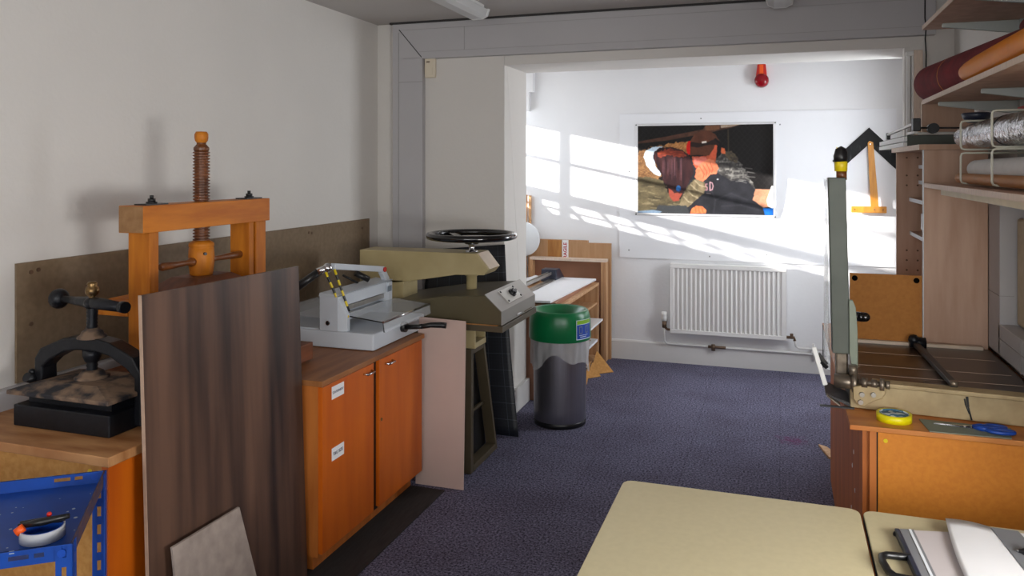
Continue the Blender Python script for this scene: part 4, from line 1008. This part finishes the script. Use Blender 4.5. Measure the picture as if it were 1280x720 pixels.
# mustard board with two holes behind the bed
def plate_with_holes():
    o = MB(); x0,x1,z0,z1 = .279,.552,.8205,1.197; o.box(x0,x1,3.625,3.637,z0,z1); return o
mb_ = thing('hole_punched_board', (.41,3.63,.822), 'square mustard hardboard with two corner holes standing behind the board shear', 'board')
plate_with_holes().build('panel','mustard',mb_)
for x in (.298,.532): MB().cyl((x,3.626,1.177),(x,3.6235,1.177),.0115,n=18).build('hole','hole',mb_)
# birch shelf unit, open to the left
hu = thing('birch_shelf_unit', (.7,4.07,.82), 'tall birch plywood shelf unit standing behind the board shear, open to the left', 'shelf unit')
b = MB(); b.box(.563,.798,3.66,3.678,.82,1.715); sp = b.build('side_panel','birch',hu)
B(.5615,.5645,3.658,3.680,.82,1.715).build('edge_strip','foam',sp)
B(.563,.798,4.462,4.48,.82,1.715).build('side_panel','birch',hu)
B(.785,.798,3.678,4.462,.82,1.715).build('back_panel','birch',hu)
tpb = MB(); tpb.box(.545,.80,3.645,4.49,1.7155,1.7375); tpb.build('top','birch',hu)
B(.5435,.5455,3.643,4.492,1.7155,1.7375).build('top_edge','birch_edge',hu)
for z,xf in ((1.635,.665),(1.557,.665),(1.47,.622),(1.30,.625)): 
    s = B(xf,.785,3.68,4.46,z,z+.018).build('shelf','birch',hu)
    B(xf-.0015,xf+.0015,3.68,4.46,z,z+.018).build('shelf_edge','foam',s)
k = MB()
for x in (.61,.66):
    for z in (1.08,1.12,1.17,1.22,1.60,1.55,1.69): k.cyl((x,4.4622,z),(x,4.460,z),.005,n=8)
k.build('peg_holes','copper',hu)
gx = thing('clasp_box', (.66,3.98,1.318), 'small grey plastic box with a black clasp on a shelf of the birch unit', 'box')
MB().prism([(.645,1.3185),(.74,1.3185),(.755,1.415),(.632,1.415)],'y',3.76,4.08).build('body','grey_box',gx,bevel=.006)
B(.626,.76,3.752,4.088,1.415,1.432).build('lid','black',gx,bevel=.005)
B(.614,.628,3.96,4.06,1.355,1.43).build('clasp','black',gx,bevel=.002)
tag(B(.66,.77,3.72,4.2,1.4885,1.545).build('white_card_box','foam',bevel=.004),'low white box on the shelf just above the clasp box in the birch unit','box')

# shelves on the right wall
def wall_shelf(z, y1, front, label, battens=False, y0=1.7):
    t = thing('wall_shelf', (.73,(y0+y1)/2,z), label, 'shelf', 'birch shelves on the right wall')
    B(front,XR-.002,y0,y1,z,z+.018).build('board','birch',t)
    B(front-.0015,front+.0015,y0,y1,z,z+.018).build('front_edge','birch_edge',t)
    return t
S1 = wall_shelf(2.222,3.73,.57,'birch shelf highest on the right wall, empty in view')
S2 = wall_shelf(1.908,3.73,.57,'birch shelf on the right wall carrying the burgundy and ochre rolls')
S3 = wall_shelf(1.560,3.655,.565,'lowest birch shelf on the right wall, carrying the wire racks')
B(.60,.63,1.7,3.50,1.535,1.56).build('batten','cream_batten',S3)
def bracket(y,z,parent,L=.27):
    b = MB(); b.hull([(XR-.002-L,y-.008,z-.016),(XR-.002,y-.008,z-.055),(XR-.002,y+.008,z-.055),(XR-.002-L,y+.008,z-.016),(XR-.002-L,y-.008,z),(XR-.002,y-.008,z),(XR-.002,y+.008,z),(XR-.002-L,y+.008,z)],[(3,2,1,0),(4,5,6,7),(0,1,5,4),(1,2,6,5),(2,3,7,6),(3,0,4,7)])
    return b.build('bracket','bracket',parent,bevel=.003)
b1 = bracket(3.58,2.222,S1,.28); bracket(3.02,2.222,S1,.28); bracket(2.4,2.222,S1,.28)
bracket(3.60,1.908,S2,.29); bracket(3.02,1.908,S2,.26); bracket(2.4,1.908,S2,.28)
for x_,y_ in ((.88,3.0),(.88,3.58)):
    pass
ur = B(.886,XR,3.56,3.60,1.60,2.60); ur.box(.886,XR,3.0,3.04,1.60,2.60)
tag(ur.build('wall_rail','bracket'),'grey slotted wall rails carrying the birch shelves on the right wall','shelf rail')
# birch upright at far end of the shelves
up = thing('birch_upright', (.75,4.3,1.738), 'short birch panel standing upright on top of the birch unit behind the mat cutter', 'panel')
B(.655,.88,4.30,4.318,1.7378,1.96).build('panel','birch',up)
B(.6535,.6565,4.30,4.318,1.7378,1.96).build('edge_strip','birch_edge',up)
tag(B(.692,.736,4.80,4.838,1.76,2.28).build('birch_batten','birch_edge',bevel=.002),'upright pinkish birch batten on the right pier beside the white conduits','batten')
# pipe/conduit near pier
cd = thing('conduit', (.675,4.8,1.74), 'pair of slim white vertical conduits on the right pier of the alcove opening', 'conduit')
for x in (.668,.692): B(x-.010,x+.008,4.815,4.838,1.74,2.255).build('conduit_run','plastic_white',cd,bevel=.002)
B(.655,.705,4.81,4.845,2.25,2.275).build('conduit_cap','plastic_white',cd,bevel=.003)
struct(B(.65,.72,4.84,4.90,0,2.30).build('trim_7','wall'))
tag(MB().tube([(.745,4.79,2.62),(.745,4.795,2.45),(.752,4.80,2.40),(.747,4.80,2.34),(.752,4.80,2.25),(.75,4.80,2.15)],.0035,8).build('black_cable','black'),'thin black cable running down the wall at the end of the top shelf','cable')

# rolls on shelf 2
rl = thing('burgundy_roll', (.64,3.1,1.926), 'thick roll of burgundy suede covering on the wall shelf, tied with a band', 'fabric roll')
b = MB(); pr=[(0,-.012),(.03,-.010),(.05,-.002),(.0565,.012)]
b.lathe([(0,-.022),(.035,-.017),(.062,-.006),(.074,.014),(.080,.04)]+[(.080,.1*i) for i in range(1,19)],(.630,3.90,2.0065),(.114,-1,.0),n=32)
b.build('roll','burgundy',rl)
MB().lathe([(.0808,.36),(.0812,.363),(.0808,.366)],(.630,3.90,2.0065),(.114,-1,0),n=40).build('band','ochre',rl)
rl2 = thing('ochre_roll', (.63,2.8,1.93), 'smooth ochre vinyl roll lying in front of the burgundy roll on the wall shelf', 'fabric roll')
b = MB(); b.lathe([(0,-.03),(.012,-.027),(.022,-.014),(.028,.01),(.032,.06),(.036,.2),(.038,.5),(.038,.9)],(.600,3.04,1.9645),(.012,-1,.004),n=32)
b.build('roll','ochre',rl2)
rl3 = thing('dark_red_roll', (.8,2.6,2.04), 'dark red fabric roll stacked on top behind the ochre roll', 'fabric roll')
MB().lathe([(0,0),(.026,.004),(.035,.02),(.038,.06),(.038,.9)],(.802,3.12,2.118),(.06,-1,.0),n=28).build('roll','burgundy',rl3)

# wire racks
def wire_rack(y, z0, z1, first=None):
    t = thing('wire_rack', (.7,y,z0), '', 'wire rack', 'cream wire racks on the right wall')
    x0,x1 = .60,.885; r = .0035
    c = .012
    pts = [(x1,y,z1),(x0+c,y,z1),(x0+.003,y,z1-.003),(x0,y,z1-c),(x0,y,z0+c),(x0+.003,y,z0+.003),(x0+c,y,z0),(x1,y,z0)]
    MB().tube(pts,r,8).build('wire_frame','wire',t)
    return t
racks = [(3.137,1.706,1.806,'cream wire rack frame nearest the birch unit, upper row, round the silver roll'),
         (2.705,1.706,1.815,'cream wire rack frame nearer the camera, upper row, round the silver roll'),
         (3.137,1.588,1.694,'cream wire rack frame nearest the birch unit, lower row, round the white roll'),
         (2.705,1.590,1.700,'cream wire rack frame nearer the camera, lower row, round the white roll')]
for y,z0,z1,lab in racks: wire_rack(y,z0,z1)['label'] = lab
fr = thing('foil_roll', (.7,2.8,1.71), 'silver bubble foil roll held in the upper wire racks', 'insulation roll')
b = MB(); b.lathe([(.012,-.02),(.03,-.01),(.040,.03),(.043,.12),(.045,.25),(.047,.4),(.047,1.2)],(.665,3.42,1.757),(.0,-1,.003),n=32); b.build('roll','foil',fr)
MB().lathe([(.0475,.62),(.0485,.622),(.0485,.638),(.0475,.64)],(.665,3.42,1.757),(0,-1,.003),n=32).build('black_band','black',fr)
MB().lathe([(.0475,.97),(.0485,.972),(.0485,.988),(.0475,.99)],(.665,3.42,1.757),(0,-1,.003),n=32).build('black_band','black',fr)
wr = thing('white_roll', (.7,2.8,1.60), 'white fabric roll held in the lower wire racks', 'fabric roll')
MB().lathe([(0,-.01),(.022,0),(.031,.03),(.033,.2),(.035,.6),(.035,1.1)],(.66,3.22,1.638),(0,-1,.004),n=28).build('roll','white_roll',wr)
br_ = thing('brown_paper_roll', (.63,2.8,1.59), 'brown paper roll lying under the white roll in the lower wire racks', 'paper roll')
MB().lathe([(0,0),(.017,.0),(.018,.01),(.018,1.2)],(.628,3.30,1.604),(0,-1,0),n=20).build('roll','tube_brown',br_)
tag(MB().tube([(.73,2.95,1.835),(.72,2.78,1.828),(.70,2.6,1.815),(.70,2.4,1.82)],[.004,.010,.014,.016],10).build('red_cloth','red'),'strip of orange-red cloth on top of the silver roll','cloth')
tag(MB().lathe([(0,0),(.03,.004),(.045,.02),(.05,.035),(.045,.04),(0,.04)],(.69,3.34,1.806),(0,0,1)).build('dark_dish','navy'),'small dark blue dish resting on the silver roll under the second shelf','dish')
bl = B(.80,.84,2.9,2.93,1.61,1.80); tag(bl.build('white_stick','plastic_white'),'white upright peg against the wall between the wire racks','peg')

# metal cutter heads on top of the birch unit
ct = thing('mat_cutter', (.6,3.9,1.7375), 'long aluminium and black mat cutter lying on top of the birch unit', 'mat cutter')
B(.556,.80,4.05,4.25,1.739,1.790).box(.556,.60,4.25,4.99,1.739,1.790).build('body','shear_green',ct,bevel=.002)
B(.540,.556,4.052,5.0,1.739,1.757).build('lower_rail','plastic_white',ct,bevel=.001)
B(.542,.556,4.052,5.0,1.762,1.784).build('upper_rail','plastic_white',ct,bevel=.001)
MB().bar((.563,3.86,1.836),(.552,4.72,1.816),.012,.012).build('clamp_rail','steel',ct,bevel=.002)
B(.545,.563,4.69,4.74,1.79,1.826).build('rail_foot','black',ct,bevel=.002)
B(.548,.580,3.83,3.88,1.800,1.856).build('cutter_head','black',ct,bevel=.004)
B(.556,.572,3.86,4.07,1.790,1.802).build('head_arm','steel',ct)
MB().cyl((.575,3.855,1.815),(.86,3.855,1.81),.004,n=10).build('guide_rod','black',ct)
MB().cyl((.63,3.83,1.812),(.63,3.88,1.812),.022,n=20).build('rod_wheel','black',ct)
MB().bar((.60,4.045,1.797),(.79,4.045,1.797),.02,.012).build('straight_edge','steel',ct)

# items on the right worktop
tpy = thing('yellow_tape_roll', (.348,2.85,.82), 'bright yellow adhesive tape roll lying on the right cupboard in front of the board shear', 'tape')
tc_ = (.352,2.848,.8205)
MB().lathe([(.044,0),(.053,0),(.053,.024),(.044,.024),(.044,0)],tc_,n=40).build('tape','yellow_tape',tpy)
MB().lathe([(.041,.001),(.044,.001),(.044,.0245),(.041,.0245),(.041,.001)],tc_,n=40).build('core','tape_label',tpy)
MB().lathe([(0,.020),(.041,.020),(.041,.021),(0,.021)],tc_,n=40).build('core_label','tape_label',tpy)
tag(MB().hull([(.442,2.757,.8205),(.665,2.763,.8205),(.69,2.87,.8205),(.43,2.88,.8205),(.442,2.757,.8235),(.665,2.763,.8235),(.69,2.87,.8235),(.43,2.88,.8235)],[(3,2,1,0),(4,5,6,7),(0,1,5,4),(1,2,6,5),(2,3,7,6),(3,0,4,7)]).build('grey_card','grey_card'),'grey-green card sheet lying under the blue scissors','card')
sx = thing('scissors', (.58,2.82,.824), 'scissors with blue plastic handles lying on the grey card', 'scissors')
b = MB(); b.prism([(.463,2.832),(.58,2.815),(.585,2.822),(.58,2.832)],'z',.825,.8265); b.prism([(.463,2.836),(.58,2.828),(.585,2.818),(.57,2.836)],'z',.827,.8285); b.build('blades','chrome',sx)
MB().cyl((.552,2.826,.825),(.552,2.826,.831),.005,n=12).build('rivet','chrome',sx)
def ringpts(cx,cy,rx,ry,rot,z,n=24):
    return [(cx+rx*math.cos(t)*math.cos(rot)-ry*math.sin(t)*math.sin(rot), cy+rx*math.cos(t)*math.sin(rot)+ry*math.sin(t)*math.cos(rot), z) for t in [2*PI*i/n for i in range(n)]]
b = MB(); b.tube(ringpts(.645,2.797,.036,.016,.02,.831),.006,10,closed=True); b.tube([(.575,2.822,.830),(.595,2.812,.831),(.615,2.802,.831)],[.006,.009,.007],10)
b.build('lower_handle','blue_handle',sx)
b = MB(); b.tube(ringpts(.640,2.842,.028,.014,-.05,.831),.0055,10,closed=True); b.tube([(.575,2.828,.830),(.595,2.835,.831),(.613,2.84,.831)],[.006,.008,.006],10)
b.build('upper_handle','blue_handle',sx)
tag(MB().hull([(.215,5.0,.0),(.26,4.97,.0),(.335,4.79,.0),(.26,4.80,.0),(.215,5.0,.012),(.26,4.97,.012),(.335,4.79,.010),(.26,4.80,.012)],[(3,2,1,0),(4,5,6,7),(0,1,5,4),(1,2,6,5),(2,3,7,6),(3,0,4,7)]).build('wood_chip','pine'),'small pale wood offcut on the carpet beside the right cupboard','wood scrap')

# ------------------------------------------------------------------ tables in front
def rounded(x0,x1,y0,y1,r,n=6):
    pts=[]
    for cx,cy,a in ((x1-r,y1-r,0),(x0+r,y1-r,PI/2),(x0+r,y0+r,PI),(x1-r,y0+r,1.5*PI)):
        for i in range(n+1): t=a+PI/2*i/n; pts.append((cx+r*math.cos(t),cy+r*math.sin(t)))
    return pts
def table(x0,x1,y0,y1,label):
    t = thing('folding_table', ((x0+x1)/2,(y0+y1)/2,0), label, 'table')
    MB().prism(rounded(x0,x1,y0,y1,.03),'z',.697,.72).build('tabletop','table',t,bevel=.002)
    MB().prism(rounded(x0-.001,x1+.001,y0-.001,y1+.001,.031),'z',.699,.716).build('edging','dark_metal',t)
    b = MB()
    for xx in (x0+.06,x1-.06): b.box(xx-.012,xx+.012,y0+.06,y1-.06,.665,.697)
    for yy in (y0+.06,y1-.06): b.box(x0+.07,x1-.07,yy-.012,yy+.012,.665,.697)
    b.build('frame','dark_metal',t)
    for xx in (x0+.06,x1-.06):
        for yy in (y0+.06,y1-.06): MB().cyl((xx,yy,0),(xx,yy,.68),.014,n=16).build('leg','dark_metal',t)
    return t
table(-.437,.203,1.10,2.335,'cream laminate table in the foreground with nothing on it')
table(.211,.851,1.10,2.335,'cream laminate table in the front right corner, carrying the portfolio and papers')

pf = thing('portfolio', (.35,2.05,.72), 'flat clear portfolio with a black spine and carry handle on the right-hand table', 'portfolio')
def slab(pts, z0, z1): return MB().prism(pts,'z',z0,z1)
slab([(.282,2.205),(.470,2.245),(.50,1.70),(.31,1.66)],.7205,.734).build('cover','portfolio',pf,bevel=.001)
slab([(.286,2.206),(.318,2.212),(.345,1.67),(.312,1.66)],.734,.7355).build('grey_band','grey_strip',pf)
slab([(.306,2.208),(.312,2.209),(.338,1.67),(.332,1.66)],.7355,.737).build('clear_band','foam',pf)
MB().bar((.279,2.203,.729),(.312,1.66,.729),.012,.018).build('spine','navy',pf,bevel=.003)
MB().cyl((.272,2.196,.726),(.279,2.190,.726),.006,n=10).build('spine_end','black',pf)
MB().tube([(.289,2.062,.731),(.262,2.060,.731),(.238,2.057,.731),(.227,2.046,.731),(.226,2.02,.731),(.233,1.975,.731),(.245,1.955,.731),(.298,1.950,.731)],.0085,12).build('handle','black',pf)
def curl(u,v):
    a = Vector((.402,2.285,.737)).lerp(Vector((.50,2.275,.7375)),u); c = Vector((.395,1.78,.737)).lerp(Vector((.55,1.78,.7375)),u)
    p = a.lerp(c,v); q = p.copy(); q.z += .004*math.sin(PI*u)*(1-v*.5)+.004*(1-v)*(1-u)+.004; q.x += .012*math.sin(PI*v)*(1-u)*-1; return q
tag(MB().sheet(curl,12,12).build('curled_sheet','paper',solid=.0008),'curled white paper sheet on the right-hand table, between the portfolio and the grey clip','paper')
gc = thing('lever_clip_file', (.55,2.05,.72), 'open file with a grey lever clip strip on the right-hand table', 'file')
slab([(.50,2.268),(.56,2.265),(.62,1.70),(.55,1.70)],.7205,.745).build('clip_strip','grey_strip',gc,bevel=.002)
k = MB().cyl((.548,2.135,.745),(.548,2.135,.753),.014,n=14).sphere((.552,2.13,.757),.013,12,(1,1.2,.8)).bar((.530,2.137,.75),(.556,2.12,.752),.007,.007).build('lever','black',gc)
MB().cyl((.530,2.142,.745),(.530,2.142,.75),.005,n=10).cyl((.572,2.085,.745),(.572,2.085,.748),.005,n=10).build('rivets','chrome',gc)
slab([(.545,2.055),(.60,2.05),(.615,1.95),(.555,1.95)],.745,.746).build('paper_label','paper',gc)
slab([(.562,2.262),(.80,2.25),(.84,1.70),(.62,1.70)],.7205,.742).build('page','paper',gc,bevel=.001)

# ------------------------------------------------------------------ blue rack, front left
bk = thing('blue_steel_shelving', (-1.75,1.45,0), 'blue painted slotted steel shelving in the bottom left corner, carrying a tape ring', 'shelving')
c0 = Vector((-1.785,1.735,.80)); ex = Vector((-.833,-.553,0)); ey = Vector((.607,-.795,0)).normalized()
ex = Vector((ey.y,-ey.x,0)); 
Rb = Matrix((( ex.x,ey.x,0,c0.x),(ex.y,ey.y,0,c0.y),(0,0,1,0),(0,0,0,1)))
Lx, Ly = .62, .452
b = MB(Rb); b.box(.004,Lx,.004,Ly-.004,.762,.768); b.build('tray','blue_steel',bk)
def slotted(L, h, slots):  # list of boxes leaving slots in a plate 0..L x 0..h
    out=[]; x=0
    for a,c,z0,z1 in slots:
        out.append((x,a,0,h)); out.append((a,c,0,z0)); out.append((a,c,z1,h)); x=c
    out.append((x,L,0,h)); return out
def rim(along, at, name, slots, m='blue_steel', L=None):
    b = MB(Rb); L = L or (Lx if along=='x' else Ly)
    for a,c,z0,z1 in slotted(L,.036,slots):
        if along=='x': b.box(a,c,at,at+.003,.764+z0,.764+z1)
        else: b.box(at,at+.003,a,c,.764+z0,.764+z1)
    if along=='x': b.box(0,L,at,at+.006,.797,.800)
    return b.build(name,m,bk)
rim('x',0,'far_rim',[(.055,.075,.018,.028),(.085,.125,.018,.028),(.42,.46,.018,.028)])
rim('x',Ly-.003,'near_rim',[(.055,.075,.014,.024),(.085,.125,.014,.024),(.42,.46,.014,.024)])
rim('y',0,'side_rim',[],'rust')
rim('y',Lx-.003,'outer_rim',[])
def post(px,py,sx,sy):
    b = MB(Rb); 
    z=.03; hw=.036
    xs = sorted((px,px+sx*.003)); ys = sorted((py,py+sy*hw)); m0,m1 = py+sy*.014, py+sy*.024; ms = sorted((m0,m1))
    def col(zz0,zz1): b.box(xs[0],xs[1],ys[0],ys[1],zz0,zz1)
    zz = 0
    while zz < .77:
        top = min(zz+.022,.799); col(zz,top)
        if top >= .799: break
        b.box(xs[0],xs[1],ys[0],ms[0],top,min(top+.028,.799)); b.box(xs[0],xs[1],ms[1],ys[1],top,min(top+.028,.799)); zz = top+.028
    if zz < .799: col(zz,.799)
    y2 = sorted((py,py+sy*.003)); xs_ = [sorted((px+sx*u,px+sx*w)) for u,w in ((0,.014),(.014,.024),(.024,hw))]
    zz = 0
    while zz < .78:
        top = min(zz+.022,.799); b.box(*xs_[1],*y2,zz,top)
        zz = top+.028
    for q_ in (xs_[0],xs_[2]): b.box(*q_,*y2,0,.799)
    return b.build('post','blue_steel',bk)
post(-.004,-.004,1,1); post(-.004,Ly+.004,1,-1); post(Lx+.004,-.004,-1,1); post(Lx+.004,Ly+.004,-1,-1)
b = MB(Rb); b.box(.004,Lx,.004,Ly-.004,.36,.366); b.box(0,Lx,0,.003,.34,.376); b.box(0,Lx,Ly-.003,Ly,.34,.376); b.build('lower_tray','blue_steel',bk)
k = MB(Rb); rnd = random.Random(5)
for i in range(46):
    x = .02+rnd.random()*.42; y = .06+rnd.random()*.36; r_ = .0012+.003*rnd.random()**2
    r_ *= 1.9 if i%3==0 else 1.3
    k.cyl((x,y,.7679),(x,y,.7683),r_,n=7)
for i in range(16):
    x = rnd.random()*.45; k.box(x,x+.006+.006*rnd.random(),Ly-.0035+.003,Ly+.0004,.794,.8004)
    x = rnd.random()*.45; k.box(x,x+.004+.006*rnd.random(),-.0006,.0,.794,.8004)
k.build('paint_chips','chip',bk)
k = MB(Rb); k.cyl((.225,.17,.7679),(.225,.17,.7684),.011,n=12); k.cyl((.28,.1,.7679),(.28,.1,.7684),.007,n=12); k.build('rust_spot','raw_edge',bk)
k = MB(Rb); k.cyl((.02,Ly+.001,.782),(.02,Ly+.006,.782),.009,n=12).cyl((.025,-.001,.785),(.025,.004,.785),.009,n=12); k.build('bolts','blue_handle',bk)
tr_ = thing('tape_ring', (0,0,0), 'oval ring of pale translucent tape lying on the blue shelving', 'tape')
tcw = Rb @ Vector((.085,.325,.7685)); tr_.location = tcw; WL[tr_.name] = tcw
def ovalring(ri, ro, h, m, name, parent):
    b = MB(Matrix.Translation(tcw) @ Matrix.Rotation(math.radians(20),4,'Z') @ Matrix.Scale(1.0,4,(0,1,0)))
    b.lathe([(ri,.0005),(ro,.0005),(ro,h),(ri,h),(ri,.0005)],(0,0,0),n=48); return b.build(name,m,parent)
ovalring(.044,.0475,.027,'tape_white','tape',tr_); ovalring(.0425,.044,.0275,'blue_handle','blue_core',tr_)
kn = thing('craft_knife', tuple(tcw), 'black craft knife with orange end resting in the tape ring on the blue shelving', 'knife')
q = tcw
b = MB().tube([q+Vector((-.040,-.03,.034)),q+Vector((.0,.0,.038)),q+Vector((.045,.035,.044))],[.006,.009,.006],12); b.build('handle','black',kn)
MB().tube([q+Vector((-.046,-.020,.036)),q+Vector((.0,.022,.034)),q+Vector((.02,.045,.028))],[.005,.008,.007],12).build('second_handle','black',kn)
MB().cyl(q+Vector((-.030,-.045,.026)),q+Vector((-.020,-.032,.036)),.0095,n=16).build('orange_end','orange_plastic',kn)
MB().sphere(q+Vector((-.004,.022,.046)),.006,10).build('pink_button','red',kn)

# ------------------------------------------------------------------ outside
struct(B(-9,-3.2,3,9,-.3,-.2).build('ground_outside','outside'))

# ------------------------------------------------------------------ light
def area(name, loc, target, sx, sy, power, color=(1,1,1), spread=180):
    l = bpy.data.lights.new(name,'AREA'); l.shape='RECTANGLE'; l.size=sx; l.size_y=sy; l.energy=power; l.color=color; l.spread=math.radians(spread)
    o = bpy.data.objects.new(name,l); COL.objects.link(o); o.location = loc
    o.rotation_euler = (Vector(target)-Vector(loc)).to_track_quat('-Z','Y').to_euler(); return o
sun = bpy.data.lights.new('sun','SUN'); sun.energy = 21; sun.angle = math.radians(.9); sun.color = (1,.965,.92)
so = bpy.data.objects.new('sun',sun); COL.objects.link(so)
so.rotation_euler = Vector((1,1/3.2,-.214)).to_track_quat('-Z','Y').to_euler()
area('alcove_daylight', (XL-.10,6.13,1.75), (0,6.0,1.2), 1.0, .75, 16, (.90,.95,1.0))
area('alcove_right_fill', (XR+.14,5.72,1.55), (-1,6.0,1.3), .6, 1.2, 40, (.92,.96,1.0))  # fill lamp at the added window, evens out the alcove light
area('key_window', (XR+.14,1.15,1.2), (-2.6,2.8,1.3), 0.8, .42, 40, (1,.985,.96))
area('side_window', (XR+.14,-1.05,1.6), (-2.6,1.0,1.2), 1.6, 1.3, 24, (1,.985,.96))
area('near_fill', (-.5,YN-.14,1.65), (-.3,3,1.0), 1.7, 1.2, 45, (1,.985,.96))  # added fill behind the camera, brightens the right cupboard front and table
w = bpy.data.worlds.new('world'); SC.world = w; w.use_nodes = True
w.node_tree.nodes['Background'].inputs[0].default_value = (.75,.86,1,1); w.node_tree.nodes['Background'].inputs[1].default_value = 1.5

# ------------------------------------------------------------------ camera
cam = bpy.data.cameras.new('camera'); cam.sensor_width = 36; cam.lens = 992/1280*36; cam.shift_y = (207-360)/1280; cam.clip_start=.05
co = bpy.data.objects.new('camera',cam); COL.objects.link(co); co.location = (0,0,1.65)
co.rotation_euler = (PI/2,0,math.atan(335/992)); SC.camera = co
SC.view_settings.view_transform = 'Standard'; SC.view_settings.look = 'None'; SC.view_settings.gamma = 1
SC.view_settings.exposure = 0.0; SC.view_settings.use_curve_mapping = False
